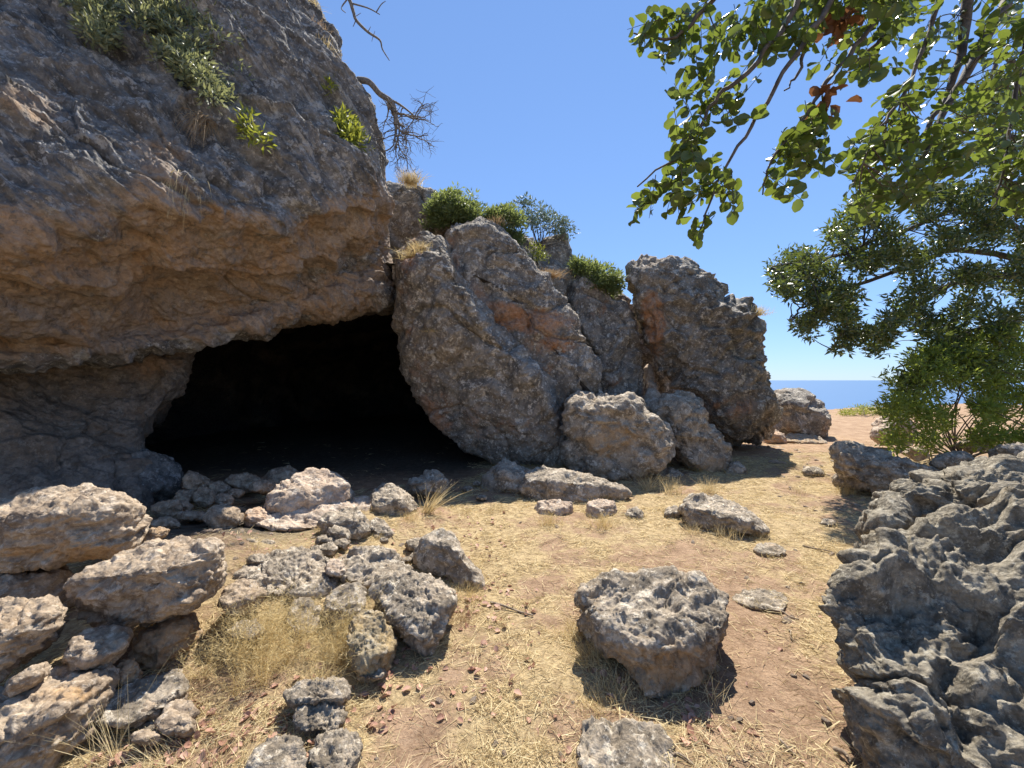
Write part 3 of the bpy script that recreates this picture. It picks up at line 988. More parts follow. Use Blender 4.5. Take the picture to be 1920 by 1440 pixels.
rock('stacked_gap_stone', 'reddish brown stone wedged in the gap above two front boulders',
     [(1208, 742), (1216, 728), (1230, 730), (1242, 744), (1236, 762), (1220, 775), (1204, 780)], 8.9, 0.25, 4, M_TAN, 'slab', 1.0, warm=0.15)
rock('front_boulder', 'broad pitted boulder with tan face in front of the cracked boulder',
     [(1056, 790), (1062, 752), (1078, 738), (1096, 728), (1108, 744), (1130, 736), (1152, 745), (1175, 738), (1204, 744), (1216, 778), (1248, 792), (1266, 815), (1268, 838), (1252, 870), (1215, 892), (1150, 905), (1085, 895), (1055, 870)],
     7.0, 0.8, 6, M_GREY, 'karst', 0.8, cuts=[((0, -1, 0.05), 0.7), ], facets=1, boxy=0.62, warm=0.0, spots=[(1140, 830, 95, 60, 0.65)], cat='boulder', top=0.93)
rock('side_rock', 'small dark rock tucked against the left of the tan-faced front boulder',
     [(1008, 850), (1018, 812), (1040, 798), (1062, 800), (1070, 850), (1062, 890), (1015, 885)], 7.5, 0.4, 5, M_GREY, 'karst', 0.9, top=0.9)
rock('slumped_boulder', 'knobbly grey boulder sloping down right below the monolith',
     [(1212, 770), (1230, 748), (1256, 738), (1290, 733), (1318, 752), (1330, 790), (1352, 812), (1370, 840), (1372, 868), (1358, 905), (1318, 915), (1290, 880), (1262, 850), (1240, 810)],
     7.5, 0.6, 6, M_GREY, 'karst', 0.9, cuts=[((0.1, -1, 0.2), 0.7)], facets=1, spots=[(1330, 880, 40, 35, 0.8)], cat='boulder', center=(1295, 815), top=0.9)
rock('foot_stone', 'pale pitted stone at the foot of the slumped boulder',
     [(1358, 895), (1366, 870), (1385, 864), (1400, 880), (1400, 905), (1370, 912)], 6.9, 0.2, 5, M_GREY, 'karst', 0.8, top=0.85)
rock('shadow_stone', 'dark stone in the shade between the two front boulders',
     [(1215, 905), (1228, 880), (1260, 876), (1282, 890), (1282, 915), (1225, 918)], 6.9, 0.25, 5, M_GREY, 'karst', 0.8, top=0.85)
rock('seaward_boulder', 'rounded grey boulder right of the monolith with the sea behind',
     [(1446, 775), (1448, 738), (1470, 728), (1505, 730), (1535, 748), (1554, 772), (1558, 795), (1546, 822), (1500, 826), (1455, 815)], 11.5, 1.1, 6, M_BIG, 'face', 0.7, boxy=0.8, warm_low=0.4, cat='boulder', top=0.9)
rock('ledge_rock', 'flat brown ledge rock under the rounded seaward boulder',
     [(1462, 828), (1480, 812), (1530, 816), (1552, 828), (1548, 842), (1490, 845)], 10.4, 0.6, 5, M_GREY, 'karst', 0.7, warm=0.5, top=0.8)
rock('tan_foot_rock', 'small tan rock between the monolith and the seaward boulder',
     [(1428, 835), (1434, 812), (1452, 805), (1470, 814), (1476, 830), (1460, 842)], 10.2, 0.3, 5, M_TAN, 'karst', 0.6, warm=0.5, top=0.85)
# ---- low rocks in the clearing
rock('long_low_rock', 'long low pale-topped rock lying before the front boulder',
     [(975, 905), (985, 880), (1015, 874), (1055, 880), (1100, 888), (1140, 900), (1175, 912), (1186, 930), (1165, 952), (1060, 950), (985, 945)],
     5.75, 0.35, 6, M_GREY, 'karst', 0.7, cuts=[((0, -1, 0), .75)], boxy=0.6, facets=1, top=0.85)
rock('shaded_rock', 'dark pointed rock at the left end of the long low rock',
     [(900, 925), (905, 895), (930, 872), (946, 858), (970, 872), (995, 882), (998, 925), (950, 940)], 6.2, 0.4, 5, M_GREY, 'karst', 0.9, top=0.85)
rock('cave_mouth_rock', 'lone grey rock on the shaded threshold of the cave mouth',
     [(758, 925), (765, 900), (790, 892), (800, 880), (825, 884), (840, 900), (838, 925), (800, 938)], 5.6, 0.3, 5, M_GREY, 'karst', 1.0, top=0.85)
rock('tan_stone', 'low tan stone in the grass just before the long low rock',
     [(1000, 955), (1010, 940), (1040, 936), (1072, 942), (1076, 962), (1040, 975), (1004, 972)], 5.0, 0.15, 5, M_TAN, 'karst', 0.8, warm=0.2, top=0.75)
rock('square_tan_stone', 'small square tan stone with grass growing round it',
     [(1096, 965), (1102, 942), (1125, 935), (1152, 940), (1158, 962), (1130, 980), (1100, 978)], 4.9, 0.14, 5, M_TAN, 'karst', 0.7, warm=0.3, top=0.8)
rock('small_brown_rock', 'little dark brown rock on bare soil right of the square tan stone',
     [(1170, 972), (1176, 956), (1192, 950), (1206, 960), (1206, 976), (1180, 982)], 4.75, 0.1, 4, M_GREY, 'karst', 0.8, warm=0.3, top=0.8)
rock('mossy_rock', 'dark wedge-shaped rock with golden grass at its front in mid clearing',
     [(1272, 955), (1284, 935), (1310, 925), (1345, 930), (1385, 945), (1420, 968), (1442, 995), (1440, 1010), (1380, 1006), (1310, 998), (1290, 985)],
     4.45, 0.3, 6, M_GREY, 'karst', 0.8, cuts=(), facets=1, warm=0.1, warm_low=0.35, center=(1350, 970), top=0.8)
rock('chock_stone', 'little dark stone at the left tip of the wedge-shaped rock',
     [(1244, 968), (1250, 952), (1266, 948), (1282, 955), (1280, 974), (1255, 978)], 4.75, 0.1, 4, M_GREY, 'karst', 0.9, top=0.8)
rock('triangular_rock', 'sharp three-sided rock with smooth tan front left of the path',
     [(774, 1050), (782, 1018), (812, 998), (832, 988), (850, 1000), (872, 1040), (908, 1078), (910, 1112), (880, 1118), (840, 1090), (790, 1072)],
     3.35, 0.26, 6, M_GREY, 'karst', 0.55, cuts=[((-0.35, -0.85, 0.05), 0.45), ], boxy=0.6, facets=-1, center=(842, 1050), spots=[(830, 1070, 60, 30, 0.35)], top=0.8, topn=-0.1)
rock('square_boulder', 'knee-high boulder with craggy white-grey top standing in the straw right of the path',
     [(1076, 1130), (1090, 1098), (1122, 1085), (1150, 1070), (1195, 1076), (1240, 1064), (1290, 1070), (1345, 1092), (1362, 1130), (1360, 1180), (1345, 1210), (1350, 1270), (1330, 1305), (1250, 1312), (1180, 1290), (1120, 1235), (1088, 1170)],
     2.42, 0.42, 7, M_GREY, 'karst', 0.8, cuts=[((0.35, -0.9, -0.25), 0.66)], boxy=0.62, facets=1, center=(1230, 1185),
     spots=[(1270, 1250, 130, 60, 0.8), (1150, 1260, 70, 50, 0.6), (1120, 1120, 25, 30, 0.5)], cat='boulder', top=0.86, topn=-0.25)
rock('embedded_rock', 'flat grey rock sunk in the path at the lower edge of the picture',
     [(1085, 1405), (1098, 1362), (1140, 1345), (1200, 1352), (1245, 1375), (1262, 1420), (1250, 1500), (1110, 1500)], 1.72, 0.22, 6, M_GREY, 'karst', 0.7, cuts=(), warm=0.2, topz=0.012, topn=-0.05, fit=False)
rock('flat_path_rock', 'grey slab of bedrock flush with the dry grass below the bush',
     [(1430, 955), (1450, 942), (1500, 938), (1560, 948), (1570, 962), (1500, 972), (1440, 968)], 5.6, 0.35, 5, M_GREY, 'karst', 0.4, topz=0.02, topn=0.0, fit=False)
rock('soil_bump_rock', 'small dark rock poking from the soil in the right clearing',
     [(1532, 985), (1545, 972), (1565, 976), (1566, 990), (1540, 994)], 4.5, 0.1, 4, M_GREY, 'karst', 0.8, top=0.7)
rock('path_lump_rock', 'flat half-buried grey rock beside the bare soil strip',
     [(1372, 1130), (1395, 1108), (1440, 1098), (1470, 1112), (1480, 1135), (1430, 1150), (1385, 1148)], 2.95, 0.2, 5, M_GREY, 'karst', 0.6, cuts=(), warm=0.3, topz=0.02, topn=0.0, fit=False)
rock('upper_lump_rock', 'low brown-grey rock half sunk where straw meets bare soil',
     [(1405, 1040), (1420, 1020), (1450, 1018), (1472, 1030), (1468, 1045), (1430, 1052)], 3.75, 0.15, 4, M_GREY, 'karst', 0.7, warm=0.4, top=0.5)
# ---- right foreground
rock('foreground_boulder', 'massive pitted grey limestone boulder filling the lower right corner',
     [(1556, 1130), (1562, 1080), (1590, 1040), (1640, 1010), (1665, 985), (1720, 985), (1790, 960), (1900, 930), (2100, 930), (2350, 1050), (2400, 1400), (2300, 1800), (1900, 1850), (1650, 1600), (1610, 1470), (1592, 1380), (1586, 1300), (1566, 1220)],
     1.68, 0.6, 7, M_NEAR, 'block', 1.0, cutp=[((-0.15, -0.5, 0.85), P(1750, 1100, 1.85))], boxy=0.7, facets=-2, center=(1900, 1250), warm=0.0, spots=[(1620, 1420, 60, 60, 0.5)], cat='boulder')
rock('upper_foreground_boulder', 'craggy layered grey rock behind the corner boulder under the bush',
     [(1612, 1010), (1620, 965), (1648, 925), (1690, 895), (1725, 883), (1770, 892), (1800, 870), (1850, 858), (1900, 850), (2050, 860), (2150, 950), (2100, 1100), (1800, 1120), (1660, 1060)],
     2.85, 0.65, 7, M_NEAR, 'block', 1.1, cuts=(), boxy=0.65, facets=1, center=(1830, 985), cat='boulder', top=0.88, topn=-0.45)
rock('perched_block', 'cracked rounded block jutting left from the layered grey rock',
     [(1604, 1000), (1618, 960), (1650, 935), (1695, 932), (1712, 965), (1720, 1005), (1690, 1032), (1640, 1028)], 2.35, 0.2, 6, M_NEAR, 'block', 0.7, cuts=[((0, -1, 0.1), 0.75)], top=0.85)
rock('fallen_dark_rock', 'dark boulder lying on its side at the edge of the bush, right of the clearing',
     [(1556, 850), (1565, 830), (1590, 824), (1640, 840), (1700, 860), (1770, 885), (1800, 905), (1760, 930), (1660, 935), (1600, 915), (1568, 885)],
     5.6, 0.5, 6, M_GREY, 'karst', 1.0, cuts=[((-0.2, -0.9, 0.0), 0.7)], facets=1, center=(1650, 880), cat='boulder', top=0.85)
rock('tan_bush_rock', 'tan rock half hidden behind the lower left of the green bush',
     [(1632, 822), (1636, 795), (1652, 780), (1690, 775), (1720, 800), (1715, 835), (1650, 835)], 9.0, 0.5, 5, M_TAN, 'karst', 0.8)
for k, (ol, Y, lb) in enumerate([
        ([(1500, 885), (1512, 875), (1535, 876), (1548, 888), (1540, 900), (1510, 900)], 6.6, 'small grey rock left of the dark fallen boulder'),
        ([(1560, 895), (1580, 880), (1600, 885), (1620, 905), (1600, 918), (1565, 912)], 6.0, 'flat brown rock under the left end of the dark fallen boulder'),
        ([(1740, 870), (1760, 852), (1800, 845), (1830, 860), (1835, 880), (1770, 890)], 5.2, 'grey rock beneath the bush stems behind the layered rock'),
        ([(1850, 850), (1870, 836), (1910, 830), (1950, 840), (1950, 870), (1870, 872)], 4.8, 'pale grey ledge under the bush at the right picture edge'),
        ([(1690, 850), (1705, 838), (1735, 840), (1745, 856), (1720, 866)], 6.6, 'small tan rock on the slope under the bush'),
        ([(1790, 835), (1810, 822), (1850, 824), (1860, 842), (1820, 850)], 6.2, 'flat stone in the dark under the bush')]):
    rock('slope_rock', lb, ol, Y, 0.25, 4, M_GREY if k != 4 else M_TAN, 'karst', 0.9, warm=0.15, group='rocks on the slope below the bush')
# ---- left: stacked slabs of a retaining wall
rock('upper_slab', 'big shaded slab topping the stone stack at the left edge',
     [(-120, 1000), (-60, 945), (0, 940), (50, 918), (140, 908), (200, 916), (255, 938), (276, 960), (278, 1000), (262, 1035), (190, 1045), (120, 1062), (50, 1068), (-40, 1080), (-120, 1060)],
     2.55, 0.42, 6, M_SLAB, 'slab', 1.0, cuts=[((0.1, -1, -0.1), 0.45)], boxy=0.45, facets=2, spots=[(140, 1035, 160, 18, 1.0)], top=0.72, topn=-0.2)
rock('sunlit_slab', 'thick tan slab with sunlit top, second in the stone stack',
     [(128, 1110), (140, 1075), (200, 1050), (290, 1012), (350, 1008), (412, 1012), (424, 1060), (420, 1095), (370, 1140), (300, 1165), (230, 1180), (190, 1185), (165, 1160), (140, 1150)],
     2.3, 0.34, 6, M_SLAB, 'slab', 1.1, cuts=[((-0.1, -1, -0.15), 0.42)], boxy=0.45, facets=1, spots=[(300, 1130, 150, 40, 0.35)], center=(285, 1095), top=0.72, topn=-0.15)
rock('wall_block', 'pale fissured block at the left edge below the shaded slab',
     [(-80, 1150), (-40, 1122), (40, 1122), (95, 1120), (126, 1135), (122, 1175), (90, 1215), (40, 1245), (-20, 1290), (-90, 1290)], 1.95, 0.28, 5, M_SLAB, 'slab', 1.5, cuts=[((0.1, -1, 0.05), 0.7)], facets=2, boxy=0.6, top=0.85)
rock('rounded_wall_stone', 'smooth rounded stone wedged under the sunlit slab',
     [(118, 1240), (128, 1205), (160, 1180), (210, 1172), (250, 1180), (240, 1215), (205, 1250), (160, 1265), (130, 1262)], 2.0, 0.16, 5, M_SLAB, 'slab', 0.9, warm=0.25, top=0.85)
rock('lower_wall_stone', 'large tan-veined stone at the bottom left of the stack',
     [(-80, 1330), (-20, 1290), (60, 1262), (130, 1250), (200, 1238), (225, 1260), (205, 1310), (190, 1370), (120, 1420), (60, 1500), (-80, 1520)], 1.75, 0.3, 5, M_SLAB, 'slab', 1.2, cuts=[((0.35, -0.9, 0.2), 0.7)], facets=2, warm=0.1, spots=[(130, 1300, 80, 20, 0.6)], top=0.85)
rock('wall_chip', 'narrow stone chip wedged between two wall stones at the left edge',
     [(5, 1300), (20, 1272), (60, 1248), (90, 1240), (95, 1262), (60, 1290), (20, 1308)], 1.78, 0.1, 5, M_SLAB, 'slab', 0.8)
rock('dark_wall_stone', 'dark stone deep in the gap under the shaded slab',
     [(-60, 1090), (0, 1065), (120, 1058), (150, 1090), (140, 1140), (60, 1150), (-60, 1150)], 2.5, 0.25, 5, M_SLAB, 'slab', 1.0)
rock('recessed_stone', 'brown stone set back in the hollow under the sunlit slab',
     [(240, 1240), (255, 1190), (310, 1160), (365, 1150), (380, 1190), (345, 1240), (280, 1270)], 2.35, 0.2, 5, M_SLAB, 'slab', 1.0, warm=0.6)
rock('hollow_stone', 'small reddish stone on the floor of the hollow in the stack',
     [(205, 1275), (222, 1240), (250, 1232), (268, 1262), (255, 1290), (215, 1295)], 2.05, 0.1, 5, M_SLAB, 'slab', 1.0, warm=0.5)
rock('grey_floor_slab', 'smooth grey slab lying in shade below the hollow',
     [(165, 1350), (205, 1300), (270, 1270), (340, 1255), (355, 1290), (320, 1340), (240, 1370)], 1.95, 0.2, 5, M_GREY, 'slab', 1.0, top=0.6)
rock('knob_stone', 'little orange knob of stone between the two stacked slabs',
     [(270, 1010), (282, 990), (300, 988), (318, 992), (314, 1004), (290, 1020), (272, 1030)], 2.75, 0.08, 5, M_SLAB, 'karst', 0.5, warm=0.5)
# ---- sunlit mound in front of the cave
rock('mound_top_rock', 'pinkish sunlit rock crowning the mound before the cave',
     [(488, 958), (515, 915), (555, 888), (590, 878), (628, 886), (655, 908), (665, 938), (650, 970), (580, 980), (510, 980)], 4.6, 0.4, 6, M_TAN, 'karst', 0.8, warm=0.3, top=0.85, topn=-0.35)
rock('mound_body_rock', 'broad tan rock slope of the sunlit mound',
     [(470, 985), (500, 955), (560, 935), (640, 930), (720, 930), (745, 965), (735, 1005), (650, 1010), (560, 1000), (490, 1000)], 4.45, 0.55, 6, M_TAN, 'karst', 0.7, warm=0.25, top=0.85, topn=-0.35)
rock('mound_grey_block', 'angular grey block half buried at the front of the mound',
     [(596, 985), (605, 965), (640, 955), (668, 950), (690, 975), (712, 1000), (700, 1012), (650, 1015), (610, 1012)], 3.95, 0.2, 5, M_GREY, 'slab', 1.3, cuts=[((-0.5, -1, 0.1), 0.7), ((0.5, -0.4, 0.8), 0.7)], facets=3, top=0.75)
rock('mound_side_rock', 'whitish pitted rock on the right shoulder of the mound',
     [(690, 955), (700, 920), (720, 905), (745, 910), (770, 930), (785, 955), (760, 975), (715, 985)], 4.7, 0.35, 5, M_GREY, 'karst', 0.8, warm=0.1, top=0.75, topn=-0.3)
rock('mound_low_rock', 'grey rock at the right foot of the mound',
     [(690, 985), (700, 970), (720, 975), (740, 1000), (735, 1015), (700, 1014)], 4.05, 0.15, 5, M_GREY, 'karst', 0.8, top=0.7)
rock('pink_cobble', 'rounded pinkish cobble at the left foot of the mound on the shadow line',
     [(455, 975), (462, 958), (485, 950), (508, 958), (512, 978), (490, 992), (462, 990)], 4.1, 0.15, 5, M_TAN, 'slab', 1.0, warm=0.55, top=0.8)
# ---- pile left of the path
rock('pitted_mound_rock', 'broad deeply pitted grey rock in the middle of the rock pile',
     [(430, 1090), (460, 1060), (510, 1035), (560, 1025), (600, 1035), (635, 1065), (645, 1100), (620, 1135), (560, 1140), (500, 1120), (450, 1110)], 3.05, 0.4, 6, M_GREY, 'karst', 1.0, cuts=(), warm=0.12, top=0.65, topn=-0.35)
rock('upper_pile_rock', 'rough brownish rock at the top of the pile behind the pitted ones',
     [(630, 1080), (640, 1040), (680, 1022), (730, 1028), (765, 1055), (780, 1090), (740, 1110), (680, 1110)], 3.15, 0.35, 6, M_GREY, 'karst', 0.9, cuts=(), warm=0.3, top=0.65, topn=-0.3)
rock('cream_nub', 'small cream nub of rock between two pitted pile rocks',
     [(608, 1065), (618, 1048), (640, 1048), (650, 1070), (638, 1085), (615, 1082)], 2.95, 0.1, 5, M_TAN, 'karst', 0.7, top=0.7)
rock('tall_pitted_rock', 'tall sharply pitted grey rock on the right of the pile',
     [(692, 1110), (715, 1080), (760, 1070), (810, 1080), (850, 1105), (860, 1125), (845, 1150), (832, 1195), (820, 1240), (780, 1235), (745, 1195), (715, 1160)], 2.62, 0.3, 6, M_GREY, 'karst', 1.0, cuts=(), facets=1, center=(780, 1145), top=0.8, topn=-0.35)
rock('smooth_pile_stone', 'smooth dark-fronted grey stone in the middle of the pile',
     [(605, 1150), (612, 1118), (640, 1098), (672, 1090), (688, 1110), (684, 1150), (650, 1190), (615, 1188)], 2.62, 0.17, 5, M_GREY, 'slab', 1.0, cuts=[((-0.2, -1, -0.2), 0.6)], facets=2, top=0.7)
rock('ochre_stone', 'ochre lichen-covered stone standing at the front of the pile',
     [(650, 1180), (665, 1155), (690, 1142), (715, 1150), (735, 1180), (745, 1215), (728, 1255), (710, 1290), (680, 1290), (660, 1250), (652, 1210)], 2.28, 0.15, 6, M_OCHRE, 'karst', 0.9, warm=0.4, top=0.8, topn=-0.4)
rock('white_pile_rock', 'whitish rock half covered by the golden grass clump',
     [(535, 1165), (545, 1130), (575, 1118), (602, 1140), (612, 1175), (590, 1205), (550, 1205)], 2.6, 0.2, 5, M_GREY, 'karst', 0.8, warm=-0.2, top=0.75, topn=-0.3)
rock('tan_pile_slab', 'tan angular stone behind the golden grass, right of the sunlit slab',
     [(408, 1135), (420, 1105), (450, 1085), (480, 1090), (500, 1110), (485, 1140), (440, 1160)], 2.55, 0.16, 5, M_SLAB, 'slab', 1.0, cuts=(), facets=3, top=0.75)
rock('pale_grass_stone', 'pale stone showing through the golden grass clump',
     [(425, 1185), (445, 1165), (480, 1162), (500, 1185), (480, 1205), (440, 1205)], 2.35, 0.12, 5, M_GREY, 'karst', 0.7, warm=-0.2, top=0.7)
rock('black_pitted_rock', 'dark spongy rock with a red leaf on it below the golden grass',
     [(530, 1310), (545, 1282), (590, 1272), (640, 1270), (660, 1290), (655, 1318), (610, 1325), (550, 1330)], 1.98, 0.13, 5, M_GREY, 'karst', 1.1, top=0.7)
rock('round_pitted_rock', 'round pitted grey rock among the red leaves',
     [(548, 1350), (560, 1320), (600, 1308), (640, 1315), (650, 1345), (630, 1375), (580, 1385), (555, 1375)], 1.88, 0.12, 6, M_GREY, 'karst', 1.0, top=0.8, topn=-0.3)
rock('bottom_grey_stone', 'smooth-topped grey stone at the lower picture edge among red leaves',
     [(455, 1440), (485, 1395), (530, 1378), (570, 1385), (582, 1430), (590, 1500), (450, 1500)], 1.68, 0.15, 6, M_GREY, 'karst', 0.7, cuts=(), top=0.75)
rock('bottom_pitted_stone', 'pitted pale stone right of the smooth-topped one at the lower edge',
     [(580, 1420), (592, 1380), (630, 1366), (668, 1372), (680, 1400), (672, 1445), (620, 1480), (585, 1470)], 1.72, 0.13, 5, M_GREY, 'karst', 0.9, top=0.8)
rock('leafy_rock', 'small white-crusted rock between wall and golden grass, red leaves around',
     [(252, 1390), (262, 1350), (290, 1325), (325, 1328), (348, 1355), (340, 1395), (300, 1410)], 1.88, 0.13, 5, M_GREY, 'karst', 1.0, top=0.8)
# ---- shaded rubble at the left of the cave mouth
rock('cave_side_boulder', 'smooth dim boulder leaning on the wall left of the cave mouth',
     [(215, 930), (232, 870), (255, 845), (300, 850), (335, 868), (344, 895), (335, 925), (300, 950), (230, 955)], 5.3, 0.4, 5, M_CLIFF, 'slab', 0.9, cat='boulder')
rock('dim_threshold_boulder', 'large dim rock on the dark cave threshold behind the mound',
     [(480, 905), (510, 880), (540, 873), (565, 885), (585, 910), (540, 920), (490, 920)], 6.0, 0.35, 5, M_SLAB, 'slab', 1.0)
RUB = [(365, 905, 28, 20, 5.1, 'squarish dim stone highest in the shaded rubble by the cave'),
       (410, 915, 26, 16, 5.2, 'rounded dim stone right of the squarish one in the rubble'),
       (455, 905, 34, 18, 5.5, 'wide dim stone at the back of the rubble'),
       (495, 915, 30, 13, 5.1, 'flat reddish stone at the right of the rubble'),
       (385, 930, 22, 17, 4.8, 'middling stone in the centre of the shaded rubble'),
       (420, 937, 17, 13, 4.6, 'small pale cobble catching light in the rubble'),
       (350, 930, 24, 16, 4.9, 'dim stone at the left of the rubble'),
       (315, 955, 30, 18, 4.2, 'reddish stone just behind the shaded slab'),
       (360, 967, 32, 11, 4.0, 'long low stone lying on the charred floor'),
       (418, 970, 32, 24, 3.9, 'squat blackened stone on the charred floor'),
       (310, 982, 27, 13, 3.7, 'low stone at the foot of the rubble next to the slab'),
       (345, 950, 18, 11, 4.4, 'little stone between the rubble and the charred floor'),
       (540, 930, 20, 12, 5.2, 'small dim stone against the back of the mound'),
       (445, 925, 16, 9, 4.9, 'tiny flat stone behind the pale cobble')]
for x, y, rx, ry, Y, lb in RUB:
    r0 = np.random.default_rng(int(x))
    ol = [(x + rx * math.cos(a) * r0.uniform(0.8, 1.3), y + ry * math.sin(a) * r0.uniform(0.8, 1.3)) for a in np.linspace(0, 2 * math.pi, 7, endpoint=False) + r0.uniform(0, 1)]
    rock('rubble_stone', lb, ol, Y, rx / FPX * Y * 0.9, 4, M_SLAB, 'slab', 1.6, warm=0.15, facets=11, boxy=0.55, group='shaded rubble at the cave mouth', cat='stone')

# ---- loose angular stones packed between the bigger rocks
rp = np.random.default_rng(77)
for (x0, y0, x1, y1), n_, lb, gp, mt in [
        ((430, 1000, 640, 1055), 12, 'angular stone in the rubble between the mound and the pitted pile rocks', 'stones between mound and pile', M_GREY),
        ((640, 1010, 790, 1050), 6, 'small angular rock on the straw behind the three-sided rock', 'stones behind the three-sided rock', M_GREY),
        ((220, 1290, 350, 1420), 9, 'small stone packed below the stacked slabs at lower left', 'stones below the slabs', M_SLAB),
        ((850, 905, 905, 935), 3, 'dim stone on the shaded cave threshold by the leaning boulder', 'stones under the leaning boulder', M_GREY),
        ((690, 1250, 700, 1262), 1, 'small grey stone at the front of the ochre stone', 'stones at the front of the pile', M_GREY)]:
    for _ in range(n_):
        x, y = rp.uniform(x0, x1), rp.uniform(y0, y1)
        Yg = EYE * FPX / (y - HY)
        rx = rp.uniform(0.05, 0.13) / Yg * FPX
        ry = rx * rp.uniform(0.45, 0.75)
        ol = [(x + rx * math.cos(a) * rp.uniform(0.8, 1.25), y + ry * math.sin(a) * rp.uniform(0.8, 1.25)) for a in np.linspace(0, 2 * math.pi, 7, endpoint=False) + rp.uniform(0, 1)]
        hz = float(ground_h(np.array([(x - HX) / FPX * Yg]), np.array([Yg]), False)[0])
        rock('pile_stone', lb, ol, (EYE - hz - 0.04) * FPX / (y - HY), rx / FPX * Yg * 0.85, 4, mt, 'karst' if mt is M_GREY else 'slab', 1.0, facets=6, boxy=0.6, warm=rp.uniform(0, 0.3), top=0.85, group=gp, cat='stone')
# ------------------------------------------------------------------ plants: helpers
from mathutils import Matrix


def unit(a):
    return a / np.maximum(np.linalg.norm(a, axis=-1, keepdims=True), 1e-9)


# leaf templates: x along the leaf, y across, z up (folded and curled)
def leaf_template(kind):
    if kind == 'oval':      # rounded leaflet
        v = [(0, 0, 0), (.16, .26, .09), (.48, .43, .13), (.82, .34, .05), (1, .10, -.10), (.96, -.08, -.10), (.84, -.36, .02), (.5, -.46, .11), (.18, -.28, .08), (.3, 0, -.03), (.65, 0, -.05)]
        f = [(0, 9, 1), (1, 9, 2), (9, 10, 2), (2, 10, 3), (3, 10, 4), (4, 10, 5), (10, 6, 5), (7, 6, 10), (9, 7, 10), (8, 7, 9), (0, 8, 9)]
    elif kind == 'lance':
        v = [(0, 0, 0), (.35, .28, .05), (1, 0, -.08), (.35, -.28, .05), (.45, 0, -.02)]
        f = [(0, 4, 1), (1, 4, 2), (0, 3, 4), (3, 2, 4)]
    elif kind == 'dead':    # curled dry leaf
        v = [(0, 0, 0), (.2, .32, .22), (.55, .45, .30), (.85, .28, .16), (1, 0, .12), (.85, -.28, .25), (.5, -.42, .34), (.2, -.30, .16), (.3, 0, .02), (.65, 0, .05)]
        f = [(0, 8, 1), (1, 8, 2), (8, 9, 2), (2, 9, 3), (3, 9, 4), (4, 9, 5), (9, 6, 5), (8, 6, 9), (7, 6, 8), (0, 7, 8)]
    return np.array(v, float), np.array(f, int)


def leaves(cen, dr, nr, ln, wd, kind='lance'):
    """merged leaf mesh: arrays of centres, directions, normals, lengths, widths"""
    tv, tf = leaf_template(kind)
    dr = unit(dr)
    nr = unit(nr - dr * (nr * dr).sum(1, keepdims=True))
    sd_ = np.cross(nr, dr)
    n_ = len(cen)
    V = cen[:, None, :] + tv[None, :, 0, None] * (dr * ln[:, None])[:, None, :] + tv[None, :, 1, None] * (sd_ * wd[:, None])[:, None, :] \
        + tv[None, :, 2, None] * (nr * ln[:, None])[:, None, :]
    F = tf[None] + (np.arange(n_) * len(tv))[:, None, None]
    return V.reshape(-1, 3), F.reshape(-1, 3)


def tube(pts, rad, sides=5):
    pts = np.array(pts, float)
    k = len(pts)
    rad = np.broadcast_to(np.array(rad, float), (k,))
    tan = np.gradient(pts, axis=0)
    tan = unit(tan)
    ref = np.array([0.31, 0.17, 0.93])
    a = unit(np.cross(tan, ref))
    b_ = np.cross(tan, a)
    an = np.linspace(0, 2 * math.pi, sides, endpoint=False)
    V = pts[:, None, :] + rad[:, None, None] * (np.cos(an)[None, :, None] * a[:, None, :] + np.sin(an)[None, :, None] * b_[:, None, :])
    F = []
    for i in range(k - 1):
        for j in range(sides):
            j2 = (j + 1) % sides
            F.append((i * sides + j, i * sides + j2, (i + 1) * sides + j2))
            F.append((i * sides + j, (i + 1) * sides + j2, (i + 1) * sides + j))
    return V.reshape(-1, 3), np.array(F)


class Acc:
    def __init__(s):
        s.v, s.f, s.n = [], [], 0

    def add(s, vf):
        s.v.append(vf[0])
        s.f.append(vf[1] + s.n)
        s.n += len(vf[0])

    def build(s, name, mat, parent=None, origin=(0, 0, 0), smooth=True, **kw):
        if not s.v:
            return None
        o_ = np.array(parent.location) if parent else np.array(origin, float)
        return link(name, mesh_from(name, np.concatenate(s.v) - o_, np.concatenate(s.f), mat, smooth), parent, loc=(0, 0, 0) if parent else o_, **kw)


def smooth_path(pts, k=6, wob=0.0, r_=rng):
    pts = np.array(pts, float)
    c_ = catmull(pts[:, None, :], (len(pts) - 1) * k + 1)[:, 0]
    if wob:
        w = r_.normal(size=c_.shape) * wob
        w[0] = w[-1] = 0
        c_ = c_ + w
    return c_


def in_poly(px, py, poly):
    r = np.zeros(len(px), bool)
    x0, y0 = poly[-1]
    for x1, y1 in poly:
        c_ = ((y1 > py) != (y0 > py)) & (px < (x0 - x1) * (py - y1) / (y0 - y1 + 1e-12) + x1)
        r ^= c_
        x0, y0 = x1, y1
    return r


def poly_points(poly, n, r_, gap=None):
    pa = np.array(poly, float)
    lo, hi = pa.min(0), pa.max(0)
    out = np.zeros((0, 2))
    while len(out) < n:
        q = r_.uniform(lo, hi, (n * 3, 2))
        q = q[in_poly(q[:, 0], q[:, 1], poly)]
        if gap:
            sc, th, sd_ = gap
            m_ = perlin(np.stack([q[:, 0] / sc, q[:, 1] / sc, np.zeros(len(q))], 1), sd_) > th
            q = q[m_]
        out = np.concatenate([out, q])
    return out[:n]


